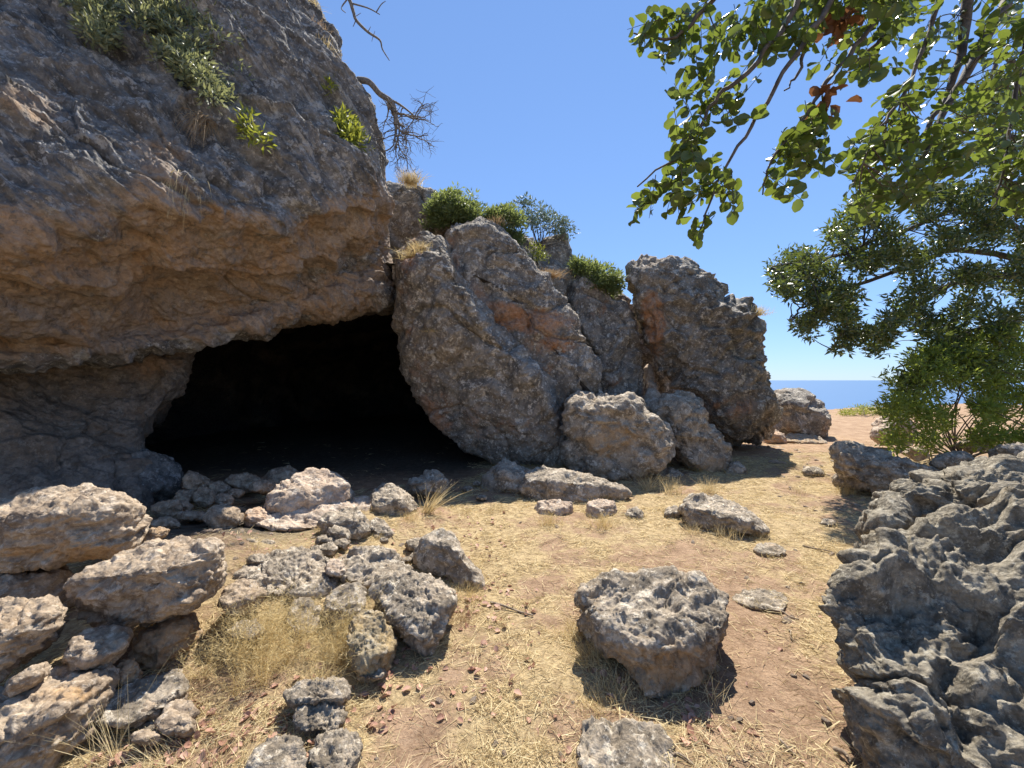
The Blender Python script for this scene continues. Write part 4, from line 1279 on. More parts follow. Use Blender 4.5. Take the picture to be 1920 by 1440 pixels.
def foliage(cens, per, rad, ln, wd, r_, kind='lance', out=None, squash=0.8, upbias=0.5):
    """leaf clusters round the centres"""
    n_ = len(cens) * per
    c_ = np.repeat(cens, per, axis=0)
    off = unit(r_.normal(size=(n_, 3))) * (r_.random((n_, 1)) ** 0.5) * rad
    off[:, 2] *= squash
    dr = unit(off + r_.normal(size=(n_, 3)) * rad * 0.5 + np.array([0, 0, 0.25 * rad]))
    nr = r_.normal(size=(n_, 3)) + np.array([0, 0, upbias])
    l_ = ln * r_.uniform(0.7, 1.25, n_)
    return leaves(c_ + off, dr, nr, l_, wd / ln * l_, kind)


def bush(name, label, poly, Y0, Y1, ncl, per, rad, ln, wd, mat, seed, base, cat='bush', gap=None, stems=10, group=None, kind='lance', stem_r=0.012, stem_mat=None):
    r_ = np.random.default_rng(seed)
    q = poly_points(poly, ncl, r_, gap)
    pa = np.array(poly, float)
    ctr = pa.mean(0)
    half = np.ptp(pa, axis=0) / 2
    e = np.clip(1 - np.hypot((q[:, 0] - ctr[0]) / half[0], (q[:, 1] - ctr[1]) / half[1]), 0.1, 1) ** 0.5
    Ys = (Y0 + Y1) / 2 + (Y1 - Y0) / 2 * e * r_.uniform(-1, 1, ncl)
    cens = np.array([P(a, b_, c_) for (a, b_), c_ in zip(q, Ys)])
    root = link(name, None, loc=base, label=label, cat=cat, group=group)
    a = Acc()
    a.add(foliage(cens, per, rad, ln, wd, r_, kind))
    a.build('crown' if cat == 'tree' else 'foliage', mat, root, kind='stuff')
    s_ = Acc()
    for k in r_.choice(ncl, min(stems, ncl), replace=False):
        b0 = np.array(base) + r_.normal(size=3) * np.array([.06, .06, 0])
        mid = (b0 + cens[k]) / 2 + r_.normal(size=3) * 0.12 * np.linalg.norm(cens[k] - b0)
        s_.add(tube(smooth_path([b0, mid, cens[k]], 4), np.linspace(stem_r, stem_r * 0.3, 9), 4))
    s_.build('stem', stem_mat or M_BARK, root)
    return root


def blades(base, tip_off, width, r_, seg=3, droop=0.25):
    """thin curved blades; base (n,3), tip offset (n,3)"""
    n_ = len(base)
    t_ = np.linspace(0, 1, seg + 1)
    side = unit(np.cross(tip_off, r_.normal(size=(n_, 3))))
    L_ = np.linalg.norm(tip_off, axis=1)
    V = []
    for k, u in enumerate(t_):
        c_ = base + tip_off * u + np.array([0, 0, -1.0]) * (L_ * droop * u * u)[:, None]
        w = width * (1 - 0.85 * u)
        V.append(c_ - side * w[:, None])
        V.append(c_ + side * w[:, None])
    V = np.stack(V, 1)
    F = []
    for k in range(seg):
        F += [(2 * k, 2 * k + 1, 2 * k + 3), (2 * k, 2 * k + 3, 2 * k + 2)]
    F = np.array(F)[None] + (np.arange(n_) * (2 * seg + 2))[:, None, None]
    return V.reshape(-1, 3), F.reshape(-1, 3)


def tuft(name, label, base, n_, h, spread, mat, seed, width=0.003, cat='grass', lean=(0, 0, 0), droop=0.25, foot=0.03, group=None, heads=True):
    r_ = np.random.default_rng(seed)
    base = np.array(base, float)
    b_ = base + np.stack([r_.normal(size=n_) * foot, r_.normal(size=n_) * foot, np.zeros(n_)], 1)
    tip = np.stack([r_.normal(size=n_) * spread, r_.normal(size=n_) * spread, h * r_.uniform(0.45, 1.1, n_)], 1) + np.array(lean)
    a = Acc()
    a.add(blades(b_, tip, np.full(n_, width), r_, 3, droop))
    root = link(name, None, loc=base, label=label, cat=cat, group=group)
    a.build('blades', mat, root, smooth=False, kind='stuff')
    if heads:
        k = max(3, n_ // 5)
        L_ = np.linalg.norm(tip[:k], axis=1)
        e = b_[:k] + tip[:k] - np.array([0, 0, 1.0]) * (L_ * droop)[:, None]
        hd = Acc()
        hd.add(leaves(e, unit(tip[:k]) + r_.normal(size=(k, 3)) * 0.2, r_.normal(size=(k, 3)), np.full(k, width * 9), np.full(k, width * 4), 'lance'))
        hd.build('seed_heads', mat, root, smooth=False, kind='stuff')
    return root


def gz(px, py):
    """point of the ground seen at a pixel"""
    lo, hi = 0.8, 40.0
    Y = EYE * FPX / max(py - HY, 1)
    for _ in range(6):
        p_ = P(px, py, Y)
        h = float(ground_h(np.array([p_[0]]), np.array([p_[1]]), False)[0])
        Y = (EYE - h) * FPX / max(py - HY, 1)
    p_ = P(px, py, Y)
    return np.array([p_[0], p_[1], float(ground_h(np.array([p_[0]]), np.array([p_[1]]))[0])])


# ------------------------------------------------------------------ overhanging carob
r1 = np.random.default_rng(21)
trunk_base = np.array([4.6, 2.6, float(ground_h(np.array([4.6]), np.array([2.6]))[0]) - 0.05])
fork = np.array([3.6, 2.5, 3.7])
carob = link('carob_tree', None, loc=trunk_base, label='carob tree overhanging the upper right corner with round green leaves', cat='tree')
a = Acc()
a.add(tube(smooth_path([trunk_base, (4.7, 2.7, 1.2), (4.2, 2.6, 2.5), fork], 6, 0.015, r1), np.linspace(0.2, 0.1, 19), 10))
a.build('trunk', M_BARK, carob)
BR = [
    [(1905, -20, 2.0), (1835, 100, 1.9), (1775, 200, 1.85), (1728, 300, 1.8), (1690, 345, 1.8)],
    [(1790, -60, 1.8), (1745, 60, 1.75), (1700, 170, 1.7), (1650, 240, 1.65), (1600, 340, 1.6)],
    [(1710, -120, 1.6), (1645, 30, 1.55), (1560, 140, 1.5), (1500, 230, 1.5), (1445, 300, 1.45), (1430, 365, 1.45)],
    [(1620, -150, 1.5), (1560, 0, 1.45), (1480, 120, 1.4), (1420, 220, 1.4), (1350, 330, 1.4), (1308, 440, 1.4)],
    [(1500, -140, 1.4), (1345, -5, 1.4), (1265, 72, 1.4), (1188, 62, 1.4)],
    [(1560, -130, 1.5), (1490, 20, 1.45), (1405, 130, 1.4), (1335, 190, 1.4), (1295, 270, 1.4), (1195, 350, 1.4)],
    [(1840, -100, 2.0), (1800, 110, 2.0), (1740, 240, 1.95), (1640, 340, 1.9)],
    [(1700, -60, 1.7), (1660, 60, 1.7), (1600, 120, 1.65), (1540, 170, 1.65)],
    [(1930, 60, 2.0), (1900, 200, 1.95), (1880, 330, 1.9), (1860, 390, 1.9)],
    [(1640, -60, 1.6), (1530, 50, 1.5), (1500, 130, 1.5), (1470, 170, 1.5)],
]
BP = []
for k, br in enumerate(BR):
    p3 = [P(*c_) for c_ in br]
    first = p3[0]
    path = smooth_path([fork, (fork + first) / 2 + np.array([0, 0, 0.25]), first] + p3[1:], 6, 0.004, r1)
    BP.append(path[9:])
    a = Acc()
    thick = 0.03 if k in (0, 6) else 0.013
    a.add(tube(path, np.concatenate([np.linspace(0.07, thick, 9), np.linspace(thick, 0.0025, len(path) - 9)]), 6))
    a.build('branch', M_BARK, carob)
ALLB = np.concatenate(BP)
CLU = [
    ([(1290, 60), (1370, 45), (1440, 90), (1430, 230), (1375, 265), (1375, 395), (1330, 400), (1240, 390), (1190, 395), (1175, 345), (1230, 330), (1265, 290), (1248, 200), (1270, 150)], 62, 1.35, 1.5),
    ([(1180, 70), (1200, 45), (1235, 0), (1330, 0), (1290, 60), (1250, 120), (1205, 105)], 15, 1.36, 1.45),
    ([(1495, 225), (1540, 190), (1568, 225), (1560, 280), (1530, 330), (1470, 360), (1418, 330), (1445, 290)], 24, 1.42, 1.52),
    ([(1300, 400), (1330, 395), (1335, 430), (1300, 432)], 3, 1.4, 1.42),
    ([(1440, -30), (1700, -30), (1660, 120), (1590, 160), (1520, 100), (1470, 70)], 70, 1.4, 1.75),
    ([(1700, -30), (1960, -30), (1960, 240), (1850, 300), (1760, 250), (1660, 180)], 95, 1.6, 2.2),
    ([(1590, 265), (1660, 205), (1760, 240), (1800, 310), (1740, 360), (1680, 380), (1615, 400), (1592, 340)], 75, 1.6, 1.9),
    ([(1850, 280), (1960, 250), (1960, 400), (1880, 380)], 30, 1.8, 2.0),
    ([(1380, 40), (1450, -20), (1480, 60), (1440, 110)], 14, 1.4, 1.5),
]
LC, LD, LN_, LL = [], [], [], []
tw = Acc()
for poly, n_, Ya, Yb in CLU:
    for (x_, y_) in poly_points(poly, n_, r1):
        tip = P(x_, y_, r1.uniform(Ya, Yb))
        j = np.argmin(np.linalg.norm(ALLB - tip - np.array([0, 0, 0.05]), axis=1))
        st_ = ALLB[j]
        dd = tip - st_
        if np.linalg.norm(dd) > 0.16:
            tw.add(tube(smooth_path([st_, st_ + dd * 0.5 + r1.normal(size=3) * 0.015, tip - dd / np.linalg.norm(dd) * 0.05], 3), np.linspace(0.0032, 0.0016, 7), 4))
        ax = unit(dd + r1.normal(size=3) * 0.06 + np.array([-0.02, 0, -0.05]))
        sd_ = unit(np.cross(ax, r1.normal(size=3)))
        rl = r1.uniform(0.09, 0.15)
        s0 = tip - ax * rl * 0.5
        tw.add(tube([s0, s0 + ax * rl], [0.0014, 0.0008], 4))
        npair = r1.integers(3, 5)
        for q_ in range(npair):
            for sg in (-1, 1):
                c0 = s0 + ax * rl * (q_ + 0.5) / npair
                LC.append(c0)
                LD.append(unit(sd_ * sg + ax * r1.uniform(0.1, 0.5) + r1.normal(size=3) * 0.25))
                LN_.append(np.cross(ax, sd_) + r1.normal(size=3) * 0.6)
                LL.append(r1.uniform(0.03, 0.056) * (0.75 if q_ == 0 else 1.0))
tw.build('twig', M_BARK, carob, kind='stuff')
LC, LD, LN_, LL = np.array(LC), np.array(LD), np.array(LN_), np.array(LL)
lx, ly = proj(LC)
inside = (lx > 0) & (lx < 1920) & (ly > 0) & (ly < 1440)
score = np.where(inside, LL / LC[:, 1], 0) * r1.uniform(0.8, 1.2, len(LL))
top = np.argsort(-score)[:300]
rest = np.setdiff1d(np.arange(len(LL)), top)
a = Acc()
a.add(leaves(LC[rest], LD[rest], LN_[rest], LL[rest], LL[rest] * 0.82, 'oval'))
a.build('crown', M_CAROB, carob, kind='stuff')
tv, tf = leaf_template('oval')
leaf_me = mesh_from('leaf', tv * np.array([1, 0.82, 1]), tf, M_CAROB)
for k in top:
    d_ = Vector(unit(LD[k]))
    n_ = Vector(LN_[k])
    n_ = (n_ - d_ * n_.dot(d_)).normalized()
    s_ = n_.cross(d_)
    mat4 = Matrix(((d_.x, s_.x, n_.x), (d_.y, s_.y, n_.y), (d_.z, s_.z, n_.z)))
    o = link('leaf', leaf_me, carob, loc=LC[k] - trunk_base)
    o.rotation_euler = mat4.to_euler()
    o.scale = (LL[k],) * 3
# two withered brown sprays hanging in the carob
for (x_, y_, Y_, lb) in [(1545, 195, 1.5, 'withered brown leaf spray hanging on the thin carob twig'), (1575, 35, 1.55, 'rust-red withered leaf spray high in the carob')]:
    c0 = P(x_, y_, Y_)
    sp = link('withered_spray', None, loc=c0, label=lb, cat='dead leaves')
    a = Acc()
    n_ = 26
    a.add(leaves(c0 + r1.normal(size=(n_, 3)) * np.array([.018, .018, .025]), r1.normal(size=(n_, 3)) + np.array([0, 0, -1.2]), r1.normal(size=(n_, 3)), np.full(n_, .05), np.full(n_, .04), 'dead'))
    a.build('dry_leaves', M_RUST, sp, kind='stuff')
    a = Acc()
    a.add(tube([c0 + np.array([0.01, 0, .06]), c0, c0 - np.array([0, 0, .04])], [.002, .002, .001], 4))
    a.build('twig', M_BARK, sp)

# ------------------------------------------------------------------ the tree on the right
r2 = np.random.default_rng(33)
tb = np.array([10.9, 7.2, 0.0])
tree = link('evergreen_tree', None, loc=tb, label='dense dark evergreen tree spreading in from the right edge above the sea', cat='tree')
a = Acc()
a.add(tube(smooth_path([tb, (11.0, 7.2, 1.2), (10.7, 7.0, 2.4), (10.5, 6.9, 3.6)], 6, 0.02, r2), np.linspace(0.24, 0.15, 19), 10))
a.build('trunk', M_BARK, tree)
fk = np.array([10.6, 7.0, 3.0])
LIMB = [
    [(1850, 515, 6.8), (1700, 585, 6.6), (1620, 640, 6.5), (1560, 655, 6.4)],
    [(1850, 400, 6.7), (1700, 430, 6.5), (1560, 480, 6.3), (1445, 500, 6.2)],
    [(1900, 260, 6.7), (1780, 320, 6.5), (1680, 360, 6.4)],
    [(1860, 610, 6.8), (1760, 650, 6.6), (1680, 690, 6.4)],
    [(1830, 470, 7.0), (1650, 520, 6.9), (1520, 570, 6.8), (1480, 600, 6.7)],
    [(1900, 120, 6.6), (1850, 180, 6.5), (1760, 280, 6.3)],
]
LB = []
for lm in LIMB:
    path = smooth_path([fk] + [P(*c_) for c_ in lm], 7, 0.015, r2)
    LB.append(path)
    a = Acc()
    a.add(tube(path, np.linspace(0.06, 0.008, len(path)), 6))
    a.build('branch', M_BARK, tree)
LB = np.concatenate(LB)
TPOLY = [(1440, 500), (1470, 475), (1540, 455), (1580, 395), (1640, 330), (1740, 270), (1830, 170), (1960, 60), (1960, 700), (1820, 720), (1700, 740), (1640, 690), (1590, 660), (1530, 650), (1490, 605), (1530, 580), (1460, 545)]
q = np.concatenate([poly_points(TPOLY, 1150, r2, (50, -0.02, 3.0)), poly_points([(1440, 500), (1470, 478), (1560, 470), (1600, 640), (1530, 645), (1495, 605), (1530, 575), (1465, 540)], 110, r2, (50, -0.2, 8.0))])
Ys = 6.55 + r2.uniform(-0.8, 0.8, len(q))
cens = np.array([P(x_, y_, c_) for (x_, y_), c_ in zip(q, Ys)])
a = Acc()
a.add(foliage(cens, 36, 0.14, 0.09, 0.06, r2, 'lance', upbias=0.6))
a.build('crown', M_TREE, tree, kind='stuff')
s_ = Acc()
for c_ in cens[::3]:
    j = np.argmin(np.linalg.norm(LB - c_, axis=1))
    d_ = c_ - LB[j]
    s_.add(tube(smooth_path([LB[j], LB[j] + d_ * 0.5 + r2.normal(size=3) * 0.05, c_], 3), np.linspace(0.010, 0.004, 7), 4))
s_.build('twig', M_BARK, tree, kind='stuff')

bush('lentisk_bush', 'bright green leafy bush below the evergreen tree on the right',
     [(1652, 770), (1672, 735), (1660, 700), (1700, 668), (1740, 640), (1800, 655), (1860, 625), (1960, 620), (1960, 845), (1900, 830), (1850, 845), (1790, 825), (1740, 855), (1695, 845), (1662, 830), (1680, 800)],
     5.2, 6.8, 560, 26, 0.14, 0.085, 0.045, M_BUSH, 41, gz(1800, 862), gap=(42, -0.08, 5.0), stems=40, stem_r=0.016)
bush('far_shrub', 'low yellow-green shrub on the cliff edge against the sea',
     [(1575, 775), (1590, 766), (1625, 762), (1670, 765), (1670, 785), (1600, 782)], 17.5, 19.5, 90, 26, 0.22, 0.10, 0.05, M_YEL, 42, gz(1625, 783), cat='shrub', stems=6)

# ------------------------------------------------------------------ skyline bushes and cliff plants
bush('skyline_bush', 'rounded bright green bush on the crest left of the skyline',
     [(795, 405), (802, 388), (825, 362), (848, 360), (868, 348), (886, 364), (902, 380), (910, 405), (905, 430), (880, 425), (840, 415), (800, 425)], 8.3, 9.5, 200, 30, 0.15, 0.10, 0.06, M_SKYBUSH, 43, P(850, 425, 8.9), stems=24, gap=(22, -0.12, 2.0))
bush('skyline_bush', 'smaller green bush right of the rounded one on the crest',
     [(905, 412), (930, 394), (955, 392), (975, 412), (980, 435), (970, 455), (935, 440)], 8.4, 9.4, 110, 34, 0.16, 0.10, 0.06, M_SKYBUSH, 44, P(950, 450, 8.9), stems=16, gap=(20, -0.12, 3.0))
bush('skyline_shrub', 'wispy blue-green shrub standing up against the sky above the cracked boulder',
     [(960, 385), (985, 370), (1010, 380), (1050, 405), (1080, 430), (1070, 445), (1010, 430), (980, 420)], 9.0, 9.8, 90, 14, 0.12, 0.10, 0.065, M_BLUE, 45, P(1010, 460, 9.4), stems=24, stem_r=0.01, cat='shrub')
bush('skyline_bush', 'dark green bush between the pointed rock and the monolith',
     [(1075, 492), (1100, 482), (1130, 492), (1155, 512), (1165, 538), (1150, 550), (1120, 540), (1090, 515)], 8.8, 9.8, 130, 34, 0.17, 0.10, 0.06, M_SKYBUSH, 46, P(1125, 560, 9.5), stems=16, gap=(20, -0.12, 4.0))
bush('crevice_plant', 'small yellow-green plant below the pointed rock',
     [(985, 470), (1000, 455), (1020, 470), (1025, 485), (1000, 490)], 8.2, 8.6, 22, 18, 0.1, 0.07, 0.03, M_YEL, 47, P(1005, 495, 8.4), stems=4, cat='plant')


def cliff_bush(name, label, poly, ncl, per, rad, ln, wd, mat, seed, cat='shrub', out=0.4, stems=8, gap=None, kind='lance'):
    r_ = np.random.default_rng(seed)
    q = poly_points(poly, ncl, r_, gap)
    cens = np.array([on_cliff(x_, y_, -r_.uniform(0.0, out)) for x_, y_ in q])
    base = on_cliff(*np.array(poly).mean(0), 0.05)
    root = link(name, None, loc=base, label=label, cat=cat)
    a = Acc()
    a.add(foliage(cens, per, rad, ln, wd, r_, kind))
    a.build('foliage', mat, root, kind='stuff')
    s_ = Acc()
    for k in r_.choice(ncl, min(stems, ncl), replace=False):
        e = cens[k]
        s_.add(tube(smooth_path([base, (base + e) / 2 + r_.normal(size=3) * 0.05, e], 4), np.linspace(0.012, 0.003, 9), 4))
    s_.build('stem', M_DEAD, root)
    return root


cliff_bush('hanging_shrub', 'large pale-leaved shrub hanging down the upper cliff face',
           [(210, -60), (420, -60), (445, 40), (455, 120), (430, 190), (400, 185), (360, 150), (310, 120), (270, 60)], 330, 30, 0.14, 0.07, 0.04, M_OLIVE, 51, stems=20, gap=(50, -0.2, 4.0))
cliff_bush('hanging_shrub', 'darker shrub at the top left of the cliff, left of the large one',
           [(100, -40), (200, -40), (215, 40), (205, 95), (160, 60), (120, 30)], 110, 28, 0.13, 0.065, 0.036, M_OLIVE, 52, gap=(45, -0.1, 5.0))
cliff_bush('cliff_sprig', 'yellow-green sprig on the cliff face below the large hanging shrub',
           [(440, 215), (470, 215), (500, 245), (495, 280), (465, 262), (445, 250)], 16, 16, 0.09, 0.1, 0.05, M_YEL, 53, stems=6, cat='plant')
cliff_bush('cliff_plant', 'bright yellow-green plant on the right edge of the cliff',
           [(638, 215), (660, 220), (690, 255), (698, 285), (670, 285), (645, 250)], 60, 20, 0.11, 0.09, 0.05, M_YEL, 54, stems=8, cat='plant')
cliff_bush('cliff_plant', 'small yellow-green plant higher on the cliff edge',
           [(595, 138), (615, 138), (632, 165), (628, 178), (608, 160)], 20, 18, 0.09, 0.085, 0.045, M_YEL, 55, stems=4, cat='plant')
cliff_bush('cliff_shrub', 'grey-green shrub behind the dead tree on the cliff edge',
           [(690, 235), (715, 225), (735, 260), (738, 300), (715, 310), (698, 270)], 40, 18, 0.1, 0.06, 0.02, M_OLIVE, 56, stems=10)


def cliff_tuft(label, px, py, n_, h, seed, mat, lean=(0, -0.05, 0), spread=0.08, droop=0.7, name='dry_tuft', back=-0.02, w=0.004):
    return tuft(name, label, on_cliff(px, py, back), n_, h, spread, mat, seed, w, 'dry grass', lean, droop, 0.06, heads=False)


cliff_tuft('pinkish dry tuft hanging under the large shrub on the cliff', 385, 225, 160, 0.1, 61, M_RUSTGRASS, (0.05, -0.15, -0.1), 0.1, 1.2)
cliff_tuft('pale dry roots hanging from the nose of the cliff', 338, 330, 120, 0.05, 62, M_STRAW, (0.03, -0.12, -0.1), 0.08, 1.6)
for k, (x_, y_, lb) in enumerate([(612, 20, 'dry straw tuft at the very top of the cliff edge'), (640, 60, 'rusty dry tuft below the top of the cliff edge'), (662, 100, 'grey-gold tuft halfway along the upper cliff edge'), (678, 130, 'small dry tuft above the dead tree root')]):
    cliff_tuft(lb, x_, y_, 140, 0.22, 63 + k, M_RUSTGRASS if k % 2 else M_GOLD, (0.04, -0.03, 0.0), 0.09, 0.4)
for k, (x_, y_, Y_, h, n_, mat_, lb) in enumerate([
        (782, 488, 7.2, 0.25, 500, M_GOLD, 'brown dry cushion plant high on the leaning boulder'),
        (787, 468, 7.2, 0.2, 160, M_STRAW, 'yellow dry flower tuft on the cushion plant'),
        (1030, 520, 8.0, 0.22, 420, M_RUSTGRASS, 'orange-brown dry tuft on the right shoulder of the cracked boulder'),
        (1416, 592, 8.9, 0.3, 200, M_GOLD, 'straw-coloured tuft on the right edge of the monolith'),
        (768, 345, 9.0, 0.4, 420, M_STRAW, 'dry straw bank at the top of the crack beside the cliff'),
        (822, 625, 6.9, 0.12, 180, M_GOLD, 'little dry tuft growing on the face of the leaning boulder'),
        (930, 425, 8.5, 0.25, 160, M_RUSTGRASS, 'dry stems on the top of the cracked boulder')]):
    tuft('dry_tuft', lb, P(x_, y_, Y_), n_, h, 0.13, mat_, 70 + k, 0.005, 'dry grass', (0, -0.04, 0), 0.3, 0.1, heads=False)


# dead trees on the cliff edge
def grow(p, d, L_, rad, dep, r_, acc, droop=0.15, curl=0.35):
    k = 5
    pts = [p]
    for i in range(k):
        d = unit(d + r_.normal(size=3) * curl * 0.5 + np.array([0, 0, -droop]))
        pts.append(pts[-1] + d * L_ / k)
    acc.add(tube(pts, np.linspace(rad, rad * 0.5, k + 1), 5))
    if dep <= 0:
        return
    for _ in range(r_.integers(3, 5)):
        i = r_.integers(2, k + 1)
        d2 = unit(d + r_.normal(size=3) * np.array([0.9, 0.35, 0.7]))
        grow(pts[i], d2, L_ * r_.uniform(0.55, 0.85), rad * 0.55, dep - 1, r_, acc, droop, curl)


r4 = np.random.default_rng(81)
Yd = 6.2
p0 = P(672, 150, Yd + 0.25)
dt = link('dead_tree', None, loc=p0, label='bare dead tree with drooping tangled twigs jutting from the cliff edge', cat='dead tree')
a = Acc()
main = smooth_path([p0, P(692, 154, Yd), P(712, 176, Yd), P(733, 190, Yd), P(741, 212, Yd), P(742, 235, Yd)], 5)
a.add(tube(main, np.linspace(0.05, 0.032, len(main)), 8))
a.build('trunk', M_DEAD, dt)
for st_, dr, L_ in [(P(730, 190, Yd), (0.05, 0, -1), 0.42), (P(741, 215, Yd), (0.35, 0.1, -0.9), 0.42), (P(738, 190, Yd), (0.9, 0, -0.1), 0.42), (P(742, 235, Yd), (0.6, 0, -0.9), 0.35),
                    (P(742, 230, Yd), (0.0, 0.1, -1), 0.4), (P(741, 212, Yd), (0.7, 0.1, 0.1), 0.36), (P(728, 188, Yd), (-0.3, 0, -0.8), 0.28), (P(742, 236, Yd), (0.25, -0.2, -1), 0.4)]:
    a = Acc()
    grow(st_, np.array(dr, float), L_, 0.019, 3, r4, a, 0.03, 0.5)
    a.build('branch', M_DEAD, dt)
p0 = P(600, -60, 5.6)
dt = link('dead_branch', None, loc=p0, label='thin bare branch reaching over the sky from the cliff top', cat='branch')
a = Acc()
main = smooth_path([p0, P(650, -8, 5.5), P(662, 20, 5.5), P(668, 38, 5.5), P(690, 60, 5.5), P(712, 75, 5.5), P(717, 92, 5.5), P(730, 113, 5.5)], 4)
a.add(tube(main, np.linspace(0.03, 0.006, len(main)), 6))
a.build('limb', M_DEAD, dt)
for pts, rr_ in [([(655, 5), (690, 15), (712, 27)], .012), ([(706, 22), (715, 8), (723, 2)], .008), ([(668, 36), (662, 50)], .008), ([(690, 60), (695, 50)], .006), ([(650, 0), (640, 15), (648, 24)], .01), ([(668, 30), (677, 24)], .005), ([(700, 68), (703, 58)], .005), ([(700, 66), (697, 78)], .005)]:
    a = Acc()
    pp = smooth_path([P(x_, y_, 5.5) for x_, y_ in pts], 4)
    a.add(tube(pp, np.linspace(rr_, rr_ * 0.5, len(pp)), 5))
    a.build('twig', M_DEAD, dt)
# ------------------------------------------------------------------ dry grass, straw, leaves, stones
r5 = np.random.default_rng(91)
# golden clump at the foot of the slabs
cl = gz(490, 1290)
gc = link('golden_grass_clump', None, loc=cl, label='big airy clump of golden dry grass in front of the stacked slabs', cat='dry grass')
nsub, per = 26, 52
sub = np.stack([r5.uniform(-0.40, 0.42, nsub), r5.uniform(-0.06, 0.42, nsub), np.zeros(nsub)], 1)
n_ = nsub * per
b_ = cl + np.repeat(sub, per, axis=0) + np.stack([r5.normal(size=n_) * 0.02, r5.normal(size=n_) * 0.02, np.zeros(n_)], 1)
h_ = np.repeat(r5.uniform(0.16, 0.40, nsub), per) * r5.uniform(0.5, 1.15, n_)
sp_ = r5.normal(size=(n_, 2)) * 0.11
tip = np.stack([sp_[:, 0], sp_[:, 1], h_], 1)
a = Acc()
a.add(blades(b_, tip, np.full(n_, 0.0010), r5, 3, 0.12))
a.build('stems', M_GOLD, gc, smooth=False, kind='stuff')
k_ = 10000
pick = r5.integers(0, n_, k_)
u = r5.uniform(0.35, 1.0, k_)[:, None]
pb = b_[pick] + tip[pick] * u
a = Acc()
a.add(blades(pb, r5.normal(size=(k_, 3)) * np.array([.018, .018, .014]) + np.array([0, 0, .012]), np.full(k_, 0.0012), r5, 1, 0.1))
a.build('spikelets', M_GOLD, gc, smooth=False, kind='stuff')

# tufts of standing dry grass: (px, py of foot, count, height, material, label)
TUFTS = [
    (800, 962, 60, 0.42, M_STRAW, 'long pale reed-like tuft leaning right at the cave threshold', (0.22, -0.05, 0), 0.008),
    (1030, 985, 150, 0.20, M_GOLD, 'golden grass at the foot of the low tan stone', (0, 0, 0), 0.003),
    (1130, 988, 170, 0.22, M_GOLD, 'golden grass round the square tan stone', (0, 0, 0), 0.003),
    (1215, 918, 120, 0.34, M_STRAW, 'tall seeding grass right of the long low rock', (0, 0, 0), 0.004),
    (1260, 925, 110, 0.30, M_STRAW, 'seeding grass in front of the stone between the front boulders', (0, 0, 0), 0.004),
    (1330, 925, 120, 0.30, M_STRAW, 'seeding grass at the foot of the slumped boulder', (0, 0, 0), 0.004),
    (1300, 1000, 90, 0.14, M_STRAW, 'short grass along the left front of the wedge-shaped rock', (0, 0, 0), 0.003),
    (1360, 1008, 110, 0.16, M_STRAW, 'upright grass before the middle of the wedge-shaped rock', (0, 0, 0), 0.003),
    (1420, 1010, 80, 0.12, M_STRAW, 'short grass at the right tip of the wedge-shaped rock', (0, 0, 0), 0.003),
    (880, 1120, 150, 0.15, M_GOLD, 'rusty gold grass at the foot of the three-sided rock', (0.03, 0, 0), 0.0022),
    (860, 1165, 160, 0.12, M_RUSTGRASS, 'reddish dry grass right of the tall pitted rock', (0.05, 0, 0), 0.002),
    (1085, 1195, 200, 0.14, M_GOLD, 'golden grass up the left flank of the craggy-topped boulder', (-0.02, 0, 0), 0.002),
    (1110, 1240, 200, 0.14, M_GOLD, 'golden grass at the lower left of the craggy-topped boulder', (-0.04, 0, 0), 0.002),
    (1160, 1300, 160, 0.13, M_STRAW, 'straw-coloured grass at the front left foot of the craggy-topped boulder', (0, 0, 0), 0.002),
    (1335, 1320, 26, 0.20, M_STRAW, 'few tall pale stalks in the shadow of the craggy-topped boulder', (0, 0, 0), 0.0022),
    (1120, 1330, 120, 0.10, M_GOLD, 'low grass above the flat sunken rock', (-0.03, 0, 0), 0.002),
    (640, 1240, 120, 0.14, M_GOLD, 'thin grass left of the ochre stone', (-0.02, 0, 0), 0.002),
    (610, 1330, 120, 0.12, M_RUSTGRASS, 'reddish grass around the round pitted rock', (0.03, 0, 0), 0.002),
    (1590, 925, 150, 0.16, M_GOLD, 'orange-gold grass below the dark fallen boulder', (0, 0, 0), 0.004),
    (1500, 925, 80, 0.12, M_STRAW, 'low dry grass on the slope left of the dark fallen boulder', (0, 0, 0), 0.004),
    (660, 1000, 70, 0.18, M_STRAW, 'green-gold grass against the angular grey block on the mound', (-0.03, 0, 0), 0.003),
    (870, 965, 80, 0.14, M_STRAW, 'sparse seeding grass on the sunny edge of the cave shadow', (0, 0, 0), 0.003),
    (930, 960, 80, 0.14, M_STRAW, 'sparse grass on the shadow edge before the dark pointed rock', (0, 0, 0), 0.003),
    (770, 975, 120, 0.13, M_GOLD, 'golden grass below the whitish rock of the mound', (0, 0, 0), 0.003),
    (210, 1425, 40, 0.30, M_STRAW, 'long dry stalks leaning left before the bottom stone of the stack', (-0.12, 0, 0.05), 0.0022),
    (300, 1430, 160, 0.10, M_STRAW, 'matted pale grass at the lower left picture edge', (-0.06, 0, 0), 0.0022),
    (400, 1432, 160, 0.09, M_STRAW, 'matted straw among red leaves at the lower edge', (0.03, 0, 0), 0.0022),
]
for k, (x_, y_, n_, h, mat_, lb, lean, w) in enumerate(TUFTS):
    tuft('grass_tuft', lb, gz(x_, y_), n_, h, h * 0.32, mat_, 200 + k, w * 0.55, 'dry grass', lean, 0.18, 0.06 if n_ > 60 else 0.03, group=None)

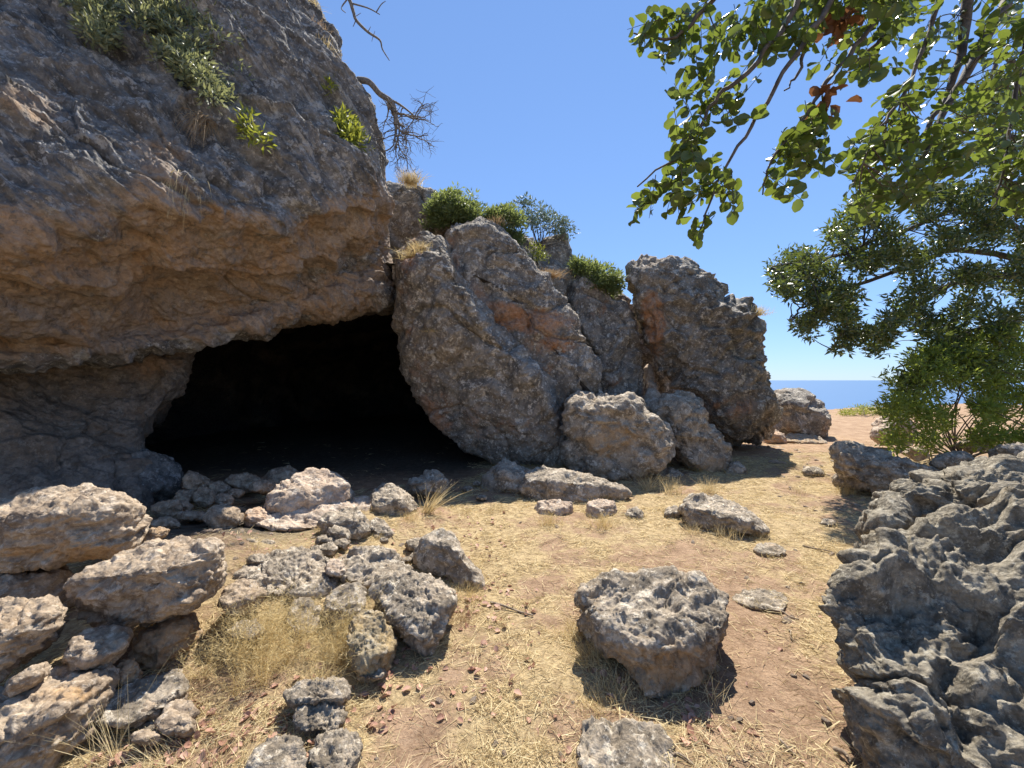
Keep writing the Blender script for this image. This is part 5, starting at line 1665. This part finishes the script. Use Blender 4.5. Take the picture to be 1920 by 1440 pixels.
# straw litter lying over the clearing
NS = 200000
yy = 1.25 + (r5.random(NS) ** 1.8) * 9.0
xx = (r5.uniform(-80, 2000, NS) - HX) / FPX * yy
keep = r5.random(NS) < np.clip(soil_mask(xx, yy) * 0.92 + 0.10, 0, 1) * (1 - 0.9 * char_shade_mask(xx, yy))
xx, yy = xx[keep], yy[keep]
cl_ = sstep(-0.25, 0.35, perlin(np.stack([xx * 4.5, yy * 4.5, np.zeros(len(xx))], 1), 31.0) + 0.6 * perlin(np.stack([xx * 13, yy * 13, np.zeros(len(xx))], 1), 33.0))
keep = r5.random(len(xx)) < 0.3 + 0.7 * cl_
xx, yy, cl_ = xx[keep], yy[keep], cl_[keep]
zz = ground_h(xx, yy) + 0.018 * cl_ * r5.random(len(xx))      # matted clumps lie a little higher
n_ = len(xx)
th = r5.uniform(0, 2 * math.pi, n_)
ll = r5.uniform(0.02, 0.11, n_) * (0.8 + 0.1 * yy)
tip = np.stack([np.cos(th) * ll, np.sin(th) * ll, r5.normal(size=n_) * 0.12 * ll + 0.1 * ll], 1)
a = Acc()
a.add(blades(np.stack([xx, yy, zz + 0.004], 1), tip, 0.0009 + 0.0006 * yy * r5.uniform(0.5, 1.0, n_), r5, 1, 0.1))
a.build('straw_litter', M_STRAW, None, (0, 0, 0), smooth=False, kind='stuff', label='pale dry straw strewn over the ground of the clearing')

# leaf litter: big ones single, the rest as one
tv, tf = leaf_template('dead')
dead_me = mesh_from('fallen_leaf', tv * np.array([1, 0.85, 0.8]), tf, M_RED)
AREAS = [((700, 1150, 1000, 1340), 46), ((200, 1330, 640, 1440), 80), ((840, 1090, 940, 1170), 24), ((1260, 1310, 1340, 1390), 16), ((640, 1290, 760, 1380), 18), ((1100, 1180, 1160, 1330), 10), ((1000, 1250, 1500, 1430), 20), ((480, 1200, 640, 1340), 20)]
for (x0, y0, x1, y1), n_ in AREAS:
    for _ in range(n_):
        g = gz(r5.uniform(x0, x1), r5.uniform(y0, y1))
        o = link('fallen_leaf', dead_me, None, loc=g + np.array([0, 0, 0.004]), rot=(r5.normal() * 0.35, r5.normal() * 0.35, r5.uniform(0, 6.28)),
                 label='curled red-brown fallen leaf lying among the straw', cat='leaf', group='fallen red-brown leaves')
        o.scale = (r5.uniform(0.03, 0.058),) * 3
pts = []
for (x0, y0, x1, y1), n_ in [((680, 1100, 1020, 1360), 90), ((150, 1300, 660, 1440), 220), ((760, 950, 960, 1060), 80), ((420, 990, 760, 1080), 80), ((840, 1080, 960, 1180), 50), ((1000, 1150, 1560, 1440), 25)]:
    for _ in range(n_):
        Y_ = EYE * FPX / (r5.uniform(y0, y1) - HY)
        pts.append(((r5.uniform(x0, x1) - HX) / FPX * Y_, Y_))
pts = np.array(pts)
pz = ground_h(pts[:, 0], pts[:, 1])
n_ = len(pts)
a = Acc()
sz = r5.uniform(0.015, 0.04, n_) * (0.8 + 0.12 * pts[:, 1])
a.add(leaves(np.stack([pts[:, 0], pts[:, 1], pz + 0.004], 1), r5.normal(size=(n_, 3)) * np.array([1, 1, .25]), np.array([0, 0, 1.0]) + r5.normal(size=(n_, 3)) * 0.35, sz, sz * 0.8, 'dead'))
a.build('leaf_litter', M_RED, None, (0, 0, 0), kind='stuff', label='small crumbled red-brown leaves scattered over the straw')

# dry grass and grit banked against the feet of the rocks
cp = np.concatenate(CONTACT)
rep_ = 7
cb = np.repeat(cp, rep_, axis=0)
n_ = len(cb)
cb = cb + np.stack([r5.normal(size=n_) * 0.02, r5.normal(size=n_) * 0.02 - 0.01, np.zeros(n_)], 1)
cb[:, 2] = ground_h(cb[:, 0], cb[:, 1]) - 0.004
keep = (r5.random(n_) < 0.35 + 0.65 * soil_mask(cb[:, 0], cb[:, 1])) & (char_shade_mask(cb[:, 0], cb[:, 1]) < 0.4) & (perlin(cb * 3.0, 4.0) > -0.15)
cb = cb[keep]
n_ = len(cb)
hh = r5.uniform(0.015, 0.075, n_) * (0.75 + 0.12 * cb[:, 1])
a = Acc()
a.add(blades(cb, np.stack([r5.normal(size=n_) * 0.5 * hh, r5.normal(size=n_) * 0.5 * hh, hh], 1), 0.0007 + 0.0004 * cb[:, 1], r5, 1, 0.1))
a.build('grass_fringe', M_GOLD, None, (0, 0, 0), smooth=False, kind='stuff', label='short dry grass fringing the feet of the rocks')

# loose stones
PEB = []
for k in range(6):
    sv, st = icosphere(3)
    q = np.random.default_rng(300 + k)
    v = sv * np.array([1, q.uniform(0.6, 0.9), q.uniform(0.3, 0.55)])
    for _ in range(7):
        cn = unit(q.normal(size=3))
        dd = v @ cn
        v = v - np.outer(np.maximum(dd - q.uniform(0.6, 0.85) * dd.max(), 0), cn)
    v = v + sv * (0.10 * fbm(v * 1.8, 3, k * 3.0))[:, None]
    PEB.append(mesh_from('loose_stone', v, st, M_TAN, True, {'warm': np.full(len(v), 0.1 * k)}))
SA = [((1360, 1000, 1560, 1430), 24, 'loose stone on the bare brown soil between boulder and corner rock'),
      ((1450, 830, 1640, 960), 45, 'loose stone on the rubbly slope below the seaward boulder'),
      ((640, 1300, 1100, 1430), 9, 'small loose stone on the straw near the lower picture edge'),
      ((430, 985, 760, 1060), 34, 'loose stone on the sunny slope of the mound'),
      ((290, 930, 470, 1010), 22, 'dim loose stone on the charred cave floor'),
      ((960, 930, 1450, 1050), 9, 'small stone in the dry grass of the mid clearing')]
for si, ((x0, y0, x1, y1), n_, lb) in enumerate(SA):
    for _ in range(n_):
        g = gz(r5.uniform(x0, x1), r5.uniform(y0, y1))
        s_ = r5.uniform(0.010, 0.024) * (0.6 + 0.32 * g[1]) * r5.choice([0.7, 1.0, 1.6], p=[.5, .35, .15])
        o = link('loose_stone', PEB[r5.integers(0, 6)], None, loc=g + np.array([0, 0, 0.05 * s_]), rot=(r5.normal() * 0.3, r5.normal() * 0.3, r5.uniform(0, 6.28)), label=lb, cat='stone', group=['stones on bare soil', 'stones on the slope', 'stones near the lower edge', 'stones on the mound', 'stones on the cave floor', 'stones in mid clearing'][si])
        o.scale = (s_,) * 3

# sticks
ST = [((920, 1132), (1000, 1156), 0.009, 'dark crooked stick lying across the path'), ((1446, 1146), (1498, 1164), 0.008, 'short stick on the bare soil beside the corner boulder'),
      ((1566, 1408), (1592, 1436), 0.012, 'pale stick at the lower edge by the corner boulder'), ((1478, 1182), (1494, 1206), 0.005, 'thin twig on the bare soil'),
      ((1505, 1025), (1560, 1036), 0.008, 'dark twig lying where soil meets straw'), ((1462, 1390), (1492, 1420), 0.007, 'grey twig on soil near the lower edge'),
      ((1260, 1420), (1300, 1436), 0.006, 'small twig right of the sunken flat rock'), ((590, 1268), (650, 1290), 0.004, 'thin dark twig across the spongy rock')]
for (x0, y0), (x1, y1), rr_, lb in ST:
    p0, p1 = gz(x0, y0), gz(x1, y1)
    o0 = (p0 + p1) / 2
    lift = np.array([0, 0, rr_ * 1.2])
    a = Acc()
    pp = smooth_path([p0 + lift, (p0 * 2 + p1) / 3 + lift * 1.5 + r5.normal(size=3) * 0.008, (p0 + p1 * 2) / 3 + lift + r5.normal(size=3) * 0.008, p1 + lift], 4)
    a.add(tube(pp, np.linspace(rr_, rr_ * 0.55, len(pp)), 7))
    st_ = link('stick', None, loc=o0, label=lb, cat='stick')
    a.build('shaft', M_STICK, st_)
    a = Acc()
    m_ = pp[len(pp) // 2]
    a.add(tube([m_, m_ + r5.normal(size=3) * 0.02 + np.array([0, 0, 0.012])], [rr_ * 0.5, rr_ * 0.2], 5))
    a.build('side_twig', M_STICK, st_)
